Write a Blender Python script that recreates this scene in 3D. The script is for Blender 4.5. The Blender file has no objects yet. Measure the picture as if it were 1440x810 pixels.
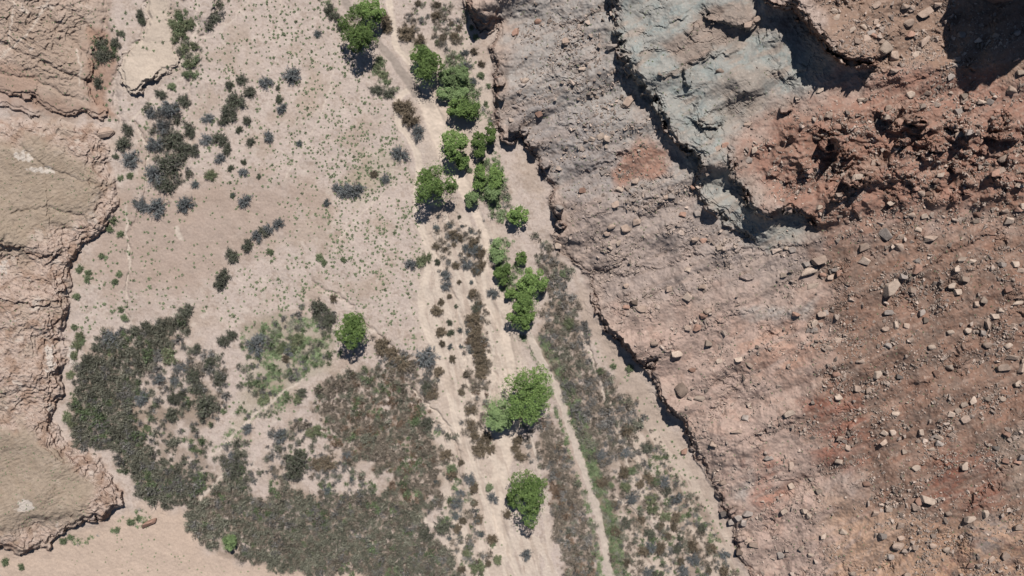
import bpy, bmesh, math, random
import numpy as np
from mathutils import Vector

# ---------------------------------------------------------------- camera, sky, sun, exposure
SC = bpy.context.scene
COL = SC.collection
CAM_H = 226.0            # height of the drone above the valley floor, metres
FOC = 1130.0             # focal length in photograph pixels (1440 wide)
SUN_EL, SUN_AZ = math.radians(57), math.radians(11)   # azimuth from +Y (top of the photo), towards +X

cam = bpy.data.cameras.new('camera'); camo = bpy.data.objects.new('camera', cam); COL.objects.link(camo)
camo.location = (0, 0, CAM_H); camo.rotation_euler = (0, 0, 0)
cam.sensor_width = 36; cam.lens = 36 * FOC / 1440; cam.clip_end = 5000; cam.clip_start = 1
SC.camera = camo
W = bpy.data.worlds.new('World'); SC.world = W; W.use_nodes = True
nt = W.node_tree; sky = nt.nodes.new('ShaderNodeTexSky'); sky.sky_type = 'NISHITA'; sky.sun_disc = False
sky.altitude = 1500; sky.dust_density = .3; sky.sun_elevation = SUN_EL; sky.sun_rotation = SUN_AZ
bg = nt.nodes['Background']; nt.links.new(sky.outputs[0], bg.inputs[0]); bg.inputs[1].default_value = 0.05
sun = bpy.data.lights.new('sun', 'SUN'); suno = bpy.data.objects.new('sun', sun); COL.objects.link(suno)
sun.energy = 5.0; sun.angle = math.radians(0.5); sun.color = (1.0, 0.975, 0.94)
sd_ = Vector((math.sin(SUN_AZ) * math.cos(SUN_EL), math.cos(SUN_AZ) * math.cos(SUN_EL), math.sin(SUN_EL)))
suno.rotation_euler = sd_.to_track_quat('Z', 'Y').to_euler()
SC.cycles.diffuse_bounces = 1; SC.cycles.max_bounces = 4
SC.view_settings.view_transform = 'Standard'; SC.view_settings.look = 'None'
SC.view_settings.exposure = 0.6; SC.view_settings.gamma = 1.0; SC.view_settings.use_curve_mapping = False

# ---------------------------------------------------------------- helpers
rng = np.random.default_rng(7); random.seed(7)
def lin(c):
    c = np.asarray(c, float) / 255.0
    return np.where(c <= 0.04045, c / 12.92, ((c + 0.055) / 1.055) ** 2.4)
LIT = 2.14                 # what a level, sunlit surface of albedo 1 shows at this exposure
def alb(*c): return lin(c) / LIT

F32 = np.float32
_t = np.random.default_rng(3); _a = _t.random((8, 256, 256)) * 2 * math.pi
GX, GY = np.cos(_a).astype(F32), np.sin(_a).astype(F32); RA, RB, RC = (_t.random((4, 256, 256)).astype(F32) for _ in range(3))
def noise(x, y, s=0):
    t = s % 8; x = x + F32(s * 13.37); y = y + F32(s * 7.91)
    x0 = np.floor(x); y0 = np.floor(y); fx = (x - x0).astype(F32); fy = (y - y0).astype(F32)
    ux = fx * fx * fx * (fx * (fx * 6 - 15) + 10); uy = fy * fy * fy * (fy * (fy * 6 - 15) + 10)
    ix = x0.astype(np.int32) & 255; iy = y0.astype(np.int32) & 255; jx = (ix + 1) & 255; jy = (iy + 1) & 255
    gx, gy = GX[t].ravel(), GY[t].ravel()
    def g(i, j, dx, dy):
        k = i * 256 + j; return gx[k] * dx + gy[k] * dy
    a = g(ix, iy, fx, fy); b = g(jx, iy, fx - 1, fy); c = g(ix, jy, fx, fy - 1); d = g(jx, jy, fx - 1, fy - 1)
    a = a + (b - a) * ux; c = c + (d - c) * ux
    return F32(1.5) * (a + (c - a) * uy)
def fbm(x, y, octv=4, s=0, gain=0.5):
    t = 0; a = 1
    for i in range(octv):
        t = t + a * noise(x, y, s + i * 17); x = x * 2.03 + 5.2; y = y * 2.03 + 1.3; a *= gain
    return t
def ridged(x, y, octv=4, s=0, gain=0.5):
    t = 0; a = 1
    for i in range(octv):
        t = t + a * (1 - 2 * np.abs(noise(x, y, s + i * 17))); x = x * 2.03 + 5.2; y = y * 2.03 + 1.3; a *= gain
    return t
def worley(x, y, s=0):
    """distance to nearest, to second nearest, random value of the nearest cell"""
    t = s % 4; x = x + F32(s * 3.1); y = y + F32(s * 5.7); ra, rb, rc = RA[t].ravel(), RB[t].ravel(), RC[t].ravel()
    x0 = np.floor(x); y0 = np.floor(y); fx = (x - x0).astype(F32); fy = (y - y0).astype(F32); ix = x0.astype(np.int32); iy = y0.astype(np.int32)
    d1 = np.full(x.shape, 9.0, F32); d2 = d1.copy(); idv = np.zeros(x.shape, F32)
    for i in (-1, 0, 1):
        for j in (-1, 0, 1):
            k = ((ix + i) & 255) * 256 + ((iy + j) & 255)
            d = np.sqrt((i + ra[k] - fx) ** 2 + (j + rb[k] - fy) ** 2); near = d < d1
            d2 = np.where(near, d1, np.minimum(d2, d)); idv = np.where(near, rc[k], idv); d1 = np.where(near, d, d1)
    return d1, d2, idv
def sstep(a, b, x):
    t = np.clip((x - a) / (b - a), 0, 1); return t * t * (3 - 2 * t)
def seg_dist(P, X, Y, arc=False):
    best = np.full(X.shape, 1e9, X.dtype); where = np.zeros(X.shape, X.dtype); L = 0
    P = [(float(a), float(b)) for a, b in P]
    for (ax, ay), (bx, by) in zip(P[:-1], P[1:]):
        vx, vy = bx - ax, by - ay; l2 = vx * vx + vy * vy + 1e-9
        t = np.clip(((X - ax) * vx + (Y - ay) * vy) / l2, 0, 1)
        d = np.hypot(X - ax - t * vx, Y - ay - t * vy)
        m = d < best; best = np.where(m, d, best)
        if arc: where = np.where(m, L + t * math.sqrt(l2), where)
        L += math.sqrt(l2)
    return (best, where, L) if arc else best
def inside(P, X, Y):
    r = np.zeros(X.shape, bool); n = len(P); P = [(float(a), float(b)) for a, b in P]
    for i in range(n):
        ax, ay = P[i]; bx, by = P[(i + 1) % n]
        if ay == by: continue
        c = (ay > Y) != (by > Y)
        r ^= c & (X < (bx - ax) * (Y - ay) / (by - ay) + ax)
    return r
def poly_sd(P, X, Y):
    d = seg_dist(list(P) + [P[0]], X, Y); return np.where(inside(P, X, Y), d, -d)

# ---------------------------------------------------------------- the land: one fine grid
# (u, v) are photograph pixels on a ray from the drone; every vertex gets its own height and real position
def axis(a, b, step, far):
    core = list(np.arange(a, b + step * .5, step)); lo, hi = [], []
    s = step; x = core[0]
    while x > a - far: s *= 1.07; x -= s; lo.append(x)
    s = step; x = core[-1]
    while x < b + far: s *= 1.07; x += s; hi.append(x)
    return np.array(lo[::-1] + core + hi)
UA = axis(-45, 1485, 1.25, 2600).astype(F32); VA = axis(-45, 855, 1.25, 2600).astype(F32)
U, V = np.meshgrid(UA, VA)
NV, NU = U.shape
WU = U + 4.0 * noise(U / 26, V / 26, 1) + 2.6 * noise(U / 9, V / 9, 2) + 1.0 * noise(U / 3.7, V / 3.7, 3)
WV = V + 4.0 * noise(U / 26, V / 26, 11) + 2.6 * noise(U / 9, V / 9, 12) + 1.0 * noise(U / 3.7, V / 3.7, 13)
_, _, CELL = worley(WU / 13, WV / 11, 5)          # joint blocks
_, _, CELL2 = worley(WU / 5.5, WV / 5, 6)
BLK = (CELL - .5) * 7 + (CELL2 - .5) * 3

# edges of the rock steps, read off the photograph; each is closed into the high side
L_SHELF = [(-900,165),(0,170),(70,172),(118,178),(140,176),(150,200),(160,212),(147,230),(163,262),(167,290),(153,313),(137,331),(113,347),(103,370),(100,397),(92,412),(100,427),(93,453),(88,477),(93,503),(83,530),(90,553),(77,567),(77,590),(88,620),(110,632),(140,643),(163,683),(172,708),(153,726),(120,733),(90,745),(82,752),(75,757),(67,772),(57,765),(30,780),(0,768),(-60,790),(-900,800)]
L_HILL = [(170,-500),(165,-40),(150,20),(140,50),(127,75),(130,100),(126,120),(135,140),(155,157),(140,166),(118,160),(95,163),(72,156),(50,137),(25,136),(0,128),(-60,120),(-900,110)]
L_TONGUE = [(207,-80),(205,0),(207,20),(198,55),(175,75),(167,95),(172,120),(182,132),(193,135),(205,120),(225,106),(250,95),(252,80),(246,60),(240,30),(238,-80)]
L_LIP = [(-120,150),(-20,152),(10,152),(33,156),(45,166),(60,160),(72,163)]
R_LOW = [(640,-500),(650,-40),(656,12),(664,32),(676,46),(690,45),(702,30),(700,52),(690,68),(697,95),(697,125),(694,150),(698,178),(706,196),(722,198),(735,190),(745,213),(757,228),(765,248),(778,263),(772,288),(781,305),(790,318),(781,330),(783,347),(800,362),(823,383),(836,384),(828,400),(832,417),(840,445),(853,463),(866,477),(885,498),(905,513),(921,507),(914,521),(920,537),(927,560),(937,572),(957,590),(967,613),(980,641),(990,660),(1000,680),(1013,697),(1017,717),(1033,735),(1032,755),(1037,783),(1053,803),(1070,845),(1300,1400)]
R_GREEN = [(862,-90),(862,8),(858,28),(866,43),(872,62),(872,84),(885,108),(905,128),(922,148),(930,163),(935,183),(955,203),(975,220),(985,236),(980,258),(983,281),(998,298),(1020,310),(1033,322),(1052,332),(1075,350)]
R_RED = [(1022,186),(1026,210),(1030,245),(1040,268),(1052,288),(1066,298),(1082,308),(1100,300),(1115,292),(1130,304),(1146,316),(1155,335)]
R_ALC = [(966,158),(976,165),(990,178),(1008,182),(1018,176),(1028,190)]
R_CAP = [(1068,-90),(1070,-10),(1078,6),(1095,10),(1112,12),(1128,32),(1145,55),(1163,68),(1183,84),(1205,91),(1228,88),(1246,72)]
R_CAP2 = [(978,10),(990,18),(1000,34),(1018,36),(1035,45),(1058,40),(1076,28)]
R_MIDLEDGE = [(820,384),(832,386),(846,384),(862,378),(878,367),(893,368)]
R_HOLE = [(655,-12),(661,14),(671,27),(684,31),(696,24),(706,2)]
R_HAUL = [(930,470),(985,458),(1040,442),(1080,438)]
L_A = [(-40,338),(0,343),(33,352),(60,362),(85,360),(104,348)]
L_B = [(-40,408),(5,418),(33,424),(60,430),(85,420),(99,412)]
L_C = [(-30,640),(40,655),(95,690),(120,715)]
G_UP = [(330,-60),(316,-20),(306,8),(296,28),(286,45)]

H = np.zeros(U.shape, F32); ROCK = np.zeros(U.shape, F32); FACE = np.zeros(U.shape, F32)
def step(edge, close, height, decay, jag=1.0, w=1.4, reach=None, taper=22, inset=0):
    """raise the land on the inner side of an edge; the rise dies away over `decay` pixels"""
    global H, ROCK, FACE
    P = np.array(edge + close, float); r = reach or decay * 4
    E = np.array(edge, float)
    i0, i1 = np.searchsorted(VA, [E[:, 1].min() - r, E[:, 1].max() + r]); j0, j1 = np.searchsorted(UA, [E[:, 0].min() - r, E[:, 0].max() + r])
    s = np.s_[i0:i1, j0:j1]
    x, y = WU[s], WV[s]
    d, arc, L = seg_dist(edge, x, y, True)
    sd = np.where(inside(edge + close, x, y), d, -d) + jag * BLK[s] * np.exp(-d / 14)
    sd = sd - inset * (1 + .7 * noise(x / 17, y / 17, 46))
    if not np.isscalar(height): height = np.interp(y, [q[0] for q in height], [q[1] for q in height]).astype(F32)
    tp = sstep(0, taper, arc) * sstep(0, taper, L - arc) * sstep(0, 24, seg_dist([edge[-1]] + close + [edge[0]], x, y))
    hh = height * tp * (0.85 + 0.5 * noise(x / 60, y / 60, 44))
    face = .68 * sstep(-w, w, sd) + .32 * sstep(-w, w, sd - 4 - 3 * CELL[s])
    H[s] += hh * face * np.exp(-np.maximum(sd, 0) / decay)
    H[s] += .10 * hh * sstep(-16, -1, sd) * (1 - sstep(-1, 1, sd))          # talus at the foot
    FACE[s] = np.maximum(FACE[s], tp * (1 - sstep(2.5, 6, np.abs(sd - 1))))
    ROCK[s] = np.maximum(ROCK[s], tp * np.exp(-np.abs(sd) / 12))

# broad slopes first
inR = inside(R_LOW + [(3000, 1400), (3000, -500)], WU, WV)
dR = seg_dist(R_LOW, WU, WV)
SDR = np.where(inR, dR, -dR)
inL = inside(L_SHELF + [(-2800, 800), (-2800, 165)], WU, WV)
SDL = np.where(inL, 1, -1) * seg_dist(L_SHELF, WU, WV)
SDH = np.where(inside(L_HILL + [(-2800, 110), (-2800, -500)], WU, WV), 1, -1) * seg_dist(L_HILL, WU, WV)
rise = np.maximum(SDR, 0)
rise = 46 * (1 - np.exp(-rise * 0.062 / 46 * 1.35))
H += rise + np.where(inR, 0, .012 * np.exp(-np.maximum(-SDR, 0) / 40) * 60)
H += 10 * (1 - np.exp(-np.maximum(SDL, 0) / 700)) + 12 * (1 - np.exp(-np.maximum(SDH, 0) / 500))
H += 0.5 * fbm(U / 140, V / 140, 3, 21)
HS = [(200,.7),(270,.9),(300,1.1),(320,1.9),(345,2.4),(370,1.2),(400,.8),(430,1.6),(500,1.5),(530,2.2),(555,2.0),(590,1.0),(640,.8),(680,1.4),(700,3),(720,4),(750,3.8),(790,2.4)]
step(L_SHELF, [(-2800,800),(-2800,165)], HS, 900, .9, reach=120)
step(L_SHELF, [(-2800,800),(-2800,165)], [(200,.5),(330,.7),(440,1.5),(560,1.4),(680,1.0),(715,.6),(790,.4)], 300, 1.2, reach=120, inset=11)
step(L_SHELF, [(-2800,800),(-2800,165)], [(200,.5),(440,.9),(560,.9),(680,.6),(715,.3)], 200, 1.3, reach=120, inset=24)
step(L_HILL, [(-2800,110),(-2800,-500)], [(-100,.2),(40,.25),(70,1.0),(110,1.5),(150,2.6),(170,2.6)], 260, .9, reach=700)
step(L_TONGUE, [(222,-300)], [(-80,.8),(60,1.0),(90,2.0),(130,3.0)], 120, 1.0)
step(L_LIP, [(72,-100),(-120,-100)], 2.2, 30, .8)
step(L_A, [(104,200),(-40,200)], 1.8, 40, 1)
step(L_B, [(99,300),(-40,300)], 2.0, 40, 1)
step(G_UP, [(200,45),(200,-60)], 1.6, 50, .6)
step(R_HOLE, [(706,-60),(655,-60)], 6.5, 25, .6, w=1.2, taper=8)
step(R_LOW, [(3000,1400),(3000,-500)], [(-60,1.5),(20,3),(50,1.2),(100,.9),(122,2.2),(140,1),(165,1.2),(200,3.6),(215,1.2),(235,1.2),(260,.6),(285,2.6),(325,2.4),(345,.6),(365,.6),(400,1.4),(430,3),(450,4),(480,7),(512,7),(530,4.4),(560,3),(578,6.5),(610,6),(635,4.2),(655,.7),(690,.8),(718,2.4),(745,.7),(765,1.8),(800,.8),(850,.8)], 70, 1.5, reach=240)
step(R_GREEN, [(1300,350),(1300,-90)], [(-60,3.5),(30,3.5),(60,5),(95,4.5),(110,5),(150,5.2),(200,6),(235,6.5),(262,1.8),(300,3.8),(330,4.4),(350,2)], 90, 1.7)
step(R_GREEN, [(1300,350),(1300,-90)], 1.3, 60, 2.2, inset=10)
step(R_RED, [(1300,330),(1300,186)], [(186,1),(240,2.6),(290,5.4),(320,5)], 70, 1.6)
step(R_ALC, [(1028,60),(966,60)], 4.0, 40, 1.8, taper=10)
step(R_CAP, [(1246,-200),(1068,-200)], [(-90,7.5),(20,7.5),(60,9),(95,8.5)], 60, 1.8)
step(R_CAP, [(1246,-200),(1068,-200)], 2.5, 50, 2.4, inset=9)
step(R_CAP2, [(1076,-80),(978,-80)], 3.2, 40, 2.2, taper=12)
for E_, h_ in (([(875,505),(930,480),(985,463),(1045,442),(1088,437)], .9), ([(790,258),(830,238),(872,216),(925,204)], 1.0), ([(828,402),(900,378),(1000,358),(1100,347),(1180,340)], 1.0), ([(1000,645),(1060,612),(1130,592),(1200,578)], .8),
               ([(735,122),(800,97),(862,78)], .9), ([(1180,425),(1260,398),(1340,352),(1450,300)], 1.1), ([(1010,700),(1080,672),(1150,668),(1230,650)], .7), ([(760,330),(830,305),(900,290),(980,285)], .8), ([(720,60),(790,40),(860,10)], .8), ([(1240,560),(1320,530),(1400,480),(1460,470)], .9), ([(1200,140),(1290,110),(1350,90)], 1.2), ([(900,124),(950,102),(1000,80),(1062,62)], 1.5), ([(945,186),(985,162),(1040,142),(1095,122)], 1.4), ([(878,64),(930,38),(988,8)], 1.2), ([(930,150),(960,130),(1010,112)], 1.0), ([(950,560),(1010,535),(1080,520)], .7)):
    step(E_, [(E_[-1][0], E_[-1][1] - 120), (E_[0][0], E_[0][1] - 120)], h_, 26, 1.3, w=2.2, taper=40)
step(R_MIDLEDGE, [(893,300),(820,300)], 1.8, 40, 1, taper=10)
# ---------------------------------------------------------------- finer relief
wR = sstep(-5, 5, SDR); wL = np.maximum(sstep(-3, 3, SDL), sstep(-3, 3, SDH))
WOB = [(fbm(U / 34, V / 34, 3, s), fbm(U / 34, V / 34, 3, s + 5)) for s in (71, 73, 78)]
def region(P, feather=12, wob=10, s=71):
    """soft, wandering mask of a patch"""
    P = np.array(P, float); m = feather + 1.6 * wob + 14
    i0, i1 = np.searchsorted(VA, [P[:, 1].min() - m, P[:, 1].max() + m]); j0, j1 = np.searchsorted(UA, [P[:, 0].min() - m, P[:, 0].max() + m])
    q = np.s_[i0:i1, j0:j1]; a, b = WOB[s % 3]; r = np.zeros(U.shape, F32)
    r[q] = sstep(-feather, feather, poly_sd([tuple(p) for p in P], WU[q] + wob * a[q], WV[q] + wob * b[q])); return r
GREEN = [(862,-80),(990,-80),(1068,-20),(1072,30),(1120,55),(1160,90),(1130,125),(1080,140),(1045,165),(1028,190),(1024,225),(985,235),(957,205),(930,163),(905,128),(885,108),(872,84),(862,40)]
GREEN2 = [(985,250),(1024,235),(1040,270),(1085,312),(1115,296),(1130,306),(1140,330),(1085,350),(1035,335),(985,285)]
CRAG = [(1085,205),(1150,165),(1210,160),(1270,150),(1330,165),(1440,170),(1700,150),(1700,280),(1440,262),(1330,285),(1250,285),(1170,300),(1120,270)]
wG = np.maximum(region(GREEN, 18, 13, 31), region(GREEN2, 14, 8, 33))
wC = region(CRAG, 26, 22, 35)
A1 = (U * .9 - V * .43); A2 = (U * .43 + V * .9)           # along / across the bedding of the big slope
det = .5 * ridged(A1 / 170 + .4 * noise(U / 60, V / 60, 50), A2 / 40, 2, 51, .4) + .20 * ridged(U / 21, V / 19, 3, 57, .5) + .09 * noise(U / 3.2, V / 3.2, 58) + .16 * fbm(U / 9, V / 9, 2, 59)
d1, d2, idv = worley(WU / 10, WV / 8, 63)
e1, e2, idw = worley(WU / 5, WV / 4.4, 67)
calm = 1 - .45 * wG; n_brk = fbm(U / 50, V / 50, 2, 64)
H += wR * calm * det * .62 + wR * (1.5 * fbm(A1 / 170, A2 / 60, 2, 53) + 1.0 * ridged(U / 75 + V / 200, V / 110, 2, 54))
f1, f2, idf = worley(WU / 34 + .3 * noise(U / 20, V / 20, 62), WV / 26, 62)
H += wG * (sstep(-.2, .6, n_brk) * ((idf - .5) * 1.0 * sstep(0, .14, f2 - f1) + (idv - .5) * .4 * sstep(0, .12, d2 - d1)) - .4 * (1 - sstep(.0, .05, f2 - f1)) * sstep(0, .4, n_brk))
SPARSE = sstep(.25, .6, fbm(U / 55, V / 55, 3, 81))          # where blocks crop out
H += wR * (1 - wG) * SPARSE * ((idv - .5) * .8 + (idw - .5) * .5) * sstep(0, .25, d2 - d1)
CS = wC * sstep(-.25, .5, fbm(U / 38, V / 30, 3, 85)); g1, g2, idg = worley(WU / 22, WV / 16, 69)
H += CS * .75 * ((idg ** 2) * 3.0 + (idv ** 2) * 1.5 + (idw - .4) * .7) + wC * 1.1 * ridged(U / 50, V / 34, 3, 83)
ROCK = np.maximum(ROCK, .8 * wC)
# alcoves of the crag, with the ledges that overhang them
for (x, y, a, b, dz) in [(1168,214,17,11,5),(1205,265,21,13,5.5),(1290,180,15,10,3.5),(1195,222,9,7,3),(1362,190,10,8,3),(1180,285,10,7,2.5),(1250,170,10,6,2.5),(1410,200,22,7,3),(1270,205,12,6,2.5),(1320,215,14,6,2.5),(1345,245,10,8,2.5)]:
    q = ((WU - x) / a) ** 2 + ((WV - (y - b)) / (b * .9)) ** 2
    H += dz * (1 - sstep(.75, 1.05, q)) * (.75 + .5 * CELL2)
# small alcoves along the foot of the slope, knobs above their shadow
for (x, y, a, b, dz) in [(702,122,8,7,2.6),(704,141,7,6,2.4),(724,186,9,7,3.2),(738,192,7,6,2.6),(752,208,7,6,2.4),(766,238,7,6,3),(783,300,8,8,3.5),(788,322,7,6,3),(1050,395,10,5,.8),(1028,722,8,5,1.6),(1042,765,10,6,1.6),(1012,700,8,5,1.4),(862,322,7,5,0),(1105,160,6,7,2),(965,120,6,14,1.6)]:
    q = ((WU - x) / a) ** 2 + ((WV - (y - b)) / b) ** 2
    H += dz * (1 - sstep(.6, 1.1, q))
# bare bedding on the left shelf: thin ledges following the height, and soft swells
swl = 1.1 * ridged(U / 90, V / 75, 3, 91, .5)
lay = (H * 1.6 + swl * 1.5 + .7 * fbm(U / 40, V / 40, 3, 93)); fr = lay - np.floor(lay)
CAPL = np.maximum(region([(-60,205),(60,195),(120,225),(150,262),(125,300),(80,320),(30,345),(-60,345)], 14, 12, 37), region([(-60,598),(40,605),(95,650),(135,690),(120,722),(60,735),(-60,770)], 12, 12, 39))
bare = np.maximum(sstep(-3, 8, SDL), sstep(-4, 55, SDH)) * (1 - .8 * CAPL)
H += bare * (.55 * swl + .42 * (sstep(.35, .6, fr) - fr) + .34 * ridged(WU / 14, WV / 11, 4, 97) + .12 * noise(U / 3, V / 3, 98))
H += wL * CAPL * (.12 * ridged(A1 / 14, A2 / 5, 3, 99) + 1.2 * CAPL)
flat = (1 - wR) * (1 - wL)
H += flat * (.10 * fbm(U / 18, V / 18, 4, 101) + .05 * noise(U / 4, V / 4, 103))
# low banks and little gullies of the flat
def groove(P, w, dz):
    global H
    P = np.array(P, float); i0, i1 = np.searchsorted(VA, [P[:, 1].min() - 5 * w, P[:, 1].max() + 5 * w]); j0, j1 = np.searchsorted(UA, [P[:, 0].min() - 5 * w, P[:, 0].max() + 5 * w])
    s = np.s_[i0:i1, j0:j1]; d = seg_dist([tuple(p) for p in P], WU[s], WV[s])
    H[s] += dz * np.exp(-(d / w) ** 2); return s, d

for G_, w_, z_ in (([(206,-30),(208,25),(198,60),(174,82),(160,112),(164,150),(172,180)], 4, -0.72), ([(312,-20),(296,30),(282,60),(270,110),(262,150)], 4, -0.61), ([(40,-30),(66,20),(84,45),(116,68),(134,96)], 3.5, -0.61), ([(95,-30),(104,20),(128,44),(146,62)], 3, -0.50), ([(-20,55),(40,78),(90,104),(130,118)], 3, -0.55),
                   ([(-20,98),(40,112),(90,132),(124,146)], 3, -0.44), ([(146,-30),(150,20),(146,60),(136,100),(142,140)], 5, -0.66), ([(30,205),(66,238),(110,252),(166,268)], 2.5, -0.39), ([(20,300),(70,292),(110,305),(140,325)], 2.5, -0.39), ([(-10,470),(40,460),(70,476),(94,482)], 3, -0.50), ([(-10,560),(40,545),(84,560)], 3, -0.44),
                   ([(573,543),(593,560),(613,577),(643,627),(652,700)], 2.2, -.5), ([(820,465),(842,530),(880,610),(920,690),(960,770)], 2.4, -.45), ([(870,700),(900,724),(930,765),(960,830)], 2.4, -.4), ([(190,170),(206,205),(208,262),(182,330),(180,450)], 2.5, -.4), ([(440,395),(470,412),(520,455),(560,500)], 2.2, -.4), ([(605,330),(640,420),(655,520),(690,640)], 3, -.35), ([(640,300),(670,400),(694,520),(698,600)], 2.5, -.3),
                   ([(1130,345),(1040,372),(960,392),(880,440),(850,470)], 5, -.35), ([(1260,500),(1150,535),(1060,560),(975,620)], 6, -.35), ([(1330,600),(1200,650),(1100,690),(1020,705)], 6, -.35), ([(1400,420),(1300,440),(1200,490)], 6, -.35), ([(1430,690),(1300,740),(1180,790),(1080,830)], 6, -.35), ([(930,90),(870,130),(800,150),(740,180)], 5, -.35), ([(960,260),(890,275),(820,270),(780,285)], 5, -.35)):
    groove(G_, w_, z_)
# ---------------------------------------------------------------- colour of the bare ground
C = np.zeros((NV, NU, 3), F32) + alb(205, 187, 175).astype(F32)
def paint(w, c, k=1.0):
    global C
    r = np.flatnonzero((w > .002).any(1)); c_ = np.flatnonzero((w > .002).any(0))
    if len(r) == 0: return
    s = np.s_[r[0]:r[-1] + 1, c_[0]:c_[-1] + 1]
    C[s] += ((w[s] * k)[..., None]).astype(F32) * (alb(*c).astype(F32) - C[s])
n1 = fbm(U / 60, V / 60, 4, 111); n2 = fbm(U / 22, V / 22, 4, 113); n3 = fbm(U / 7, V / 7, 3, 115)
wR = sstep(-11, 9, SDR + 6 * n2); wL = np.maximum(sstep(-9, 9, SDL + 5 * n2), sstep(-15, 13, SDH + 7 * n2)); flat = (1 - wR) * (1 - wL)
paint(flat * sstep(-.1, .7, n1), (188, 168, 152), .8); paint(flat * sstep(.25, .6, n3 + .3 * n2), (170, 150, 134), .45); paint(flat * sstep(.2, .7, fbm(U / 3.2, V / 3.2, 2, 117) + .4 * n2), (158, 138, 122), .4); paint(flat * sstep(.3, .8, fbm(U / 14 + 9, V / 14, 3, 119)), (216, 200, 186), .5)
paint(region([(120,280),(230,255),(330,250),(430,255),(460,285),(400,330),(330,360),(290,400),(190,430),(130,400),(120,330)], 25, 25, 41) * flat, (182, 160, 145), .75)
paint(region([(560,60),(640,40),(690,100),(700,180),(660,260),(600,240),(590,150)], 14, 10, 43) * flat, (208, 190, 174), .7)
paint(region([(600,320),(700,320),(740,480),(720,640),(690,700),(740,830),(640,830),(600,600),(590,440)], 20, 14, 45) * flat, (206, 187, 170), .7)
paint(region([(-60,715),(100,745),(190,715),(260,720),(290,780),(400,800),(520,808),(520,900),(-60,900)], 12, 10, 47), (206, 182, 163), .9)
for P in ([(340,470),(390,445),(440,450),(475,480),(460,520),(420,545),(385,575),(330,610),(310,635),(330,585),(350,540)], [(480,250),(560,200),(560,240),(500,290)]):
    paint(region(P, 12, 10, 48) * flat, (172, 163, 136), .3)
for P in ([(340,462),(375,440),(440,448),(470,480),(450,520),(415,540),(385,580),(350,560),(365,510)], [(740,470),(752,480),(790,545),(815,620),(838,700),(860,810),(880,810),(862,720),(838,640),(812,560),(780,500)]):
    paint(region(P, 6, 5, 49) * flat, (118, 116, 88), .22 if P[0][0] < 400 else .8)
LIT_A = [(247,443),(265,458),(240,485),(215,510),(205,530),(212,560),(240,560),(260,540),(292,545),(307,570),(297,605),(292,640),(299,668),(285,692),(262,714),(238,716),(212,705),(190,690),(178,665),(160,637),(130,634),(105,627),(97,597),(103,560),(113,520),(125,498),(140,480),(155,462),(172,462),(185,480),(200,463),(225,447)]
LIT_B = [(290,690),(312,668),(335,672),(352,690),(372,700),(400,688),(430,692),(455,700),(470,688),(492,698),(525,688),(543,678),(520,658),(492,645),(470,628),(455,600),(440,580),(432,560),(452,540),(478,525),(512,513),(548,520),(572,530),(590,552),(602,572),(607,592),(600,612),(620,630),(632,652),(628,680),(617,700),(600,716),(590,732),(600,748),(622,768),(638,785),(650,808),(660,860),(500,860),(505,806),(400,806),(380,801),(350,791),(325,783),(300,784),(285,762),(270,742),(267,718)]
LIT_C = [(745,335),(765,338),(785,355),(797,375),(800,400),(815,430),(820,455),(825,490),(836,510),(852,530),(872,540),(892,570),(907,600),(932,620),(942,650),(962,680),(987,705),(1007,740),(1022,770),(1045,830),(868,830),(848,740),(833,690),(818,640),(798,590),(783,545),(763,505),(757,480),(762,450),(767,420),(762,390),(757,360)]
LIT_D = [(755,592),(768,582),(785,610),(800,640),(810,680),(823,720),(836,760),(848,830),(795,830),(788,770),(778,740),(773,700),(768,660),(758,630)]
paint(region([(800,380),(830,420),(905,530),(960,620),(1040,760),(1060,860),(1000,860),(940,700),(880,560),(820,460)], 9, 7, 50) * flat, (190, 170, 154), .85)
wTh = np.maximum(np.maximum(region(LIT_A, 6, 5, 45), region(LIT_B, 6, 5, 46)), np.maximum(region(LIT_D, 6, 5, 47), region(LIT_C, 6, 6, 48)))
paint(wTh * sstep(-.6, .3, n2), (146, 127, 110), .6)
# left shelf
paint(wL, (193, 170, 155)); paint(wL * sstep(.1, .5, n3), (150, 125, 108), .5); paint(wL * sstep(.2, .6, fbm(U / 9 + 4, V / 9, 3, 125)), (205, 186, 170), .5); paint(wL * sstep(0, .6, n2), (166, 138, 119), .8); paint(wL * sstep(.15, .6, n1), (176, 157, 140), .7)
paint(CAPL * wL, (164, 147, 128), .8); paint(CAPL * wL * sstep(0, .5, fbm(A1 / 9, A2 / 4, 3, 121)), (152, 135, 118), .6)
paint(region(L_HILL + [(-700,110),(-700,-300),(170,-300)], 6, 4, 51), (184, 163, 147), .7)
paint(region([(0,20),(60,10),(130,40),(120,130),(60,140),(20,100)], 20, 20, 52) * wL, (162, 140, 122), .5)
paint(bare * sstep(.55, .8, fbm(U / 26, V / 20, 4, 123)), (206, 190, 176), .8)
for (x, y, a, b) in [(33,222,12,8),(60,240,20,6),(5,375,8,10),(35,710,14,7),(70,500,10,22),(100,500,6,18)]:
    q = ((WU - x) / a) ** 2 + ((WV - y) / b) ** 2 + 1.1 * n3 + .8 * n2; paint(1 - sstep(.35, .9, q), (218, 206, 194), .75)
paint(region(L_TONGUE, 4, 2, 53), (208, 190, 172), .9)
paint(region([(122,45),(150,40),(165,60),(160,100),(150,130),(160,165),(138,165),(125,130)], 7, 8, 79), (164, 130, 110), .75); paint(region([(-20,85),(25,95),(70,130),(130,160),(60,165),(-20,140)], 9, 10, 80), (160, 128, 110), .5)
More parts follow.
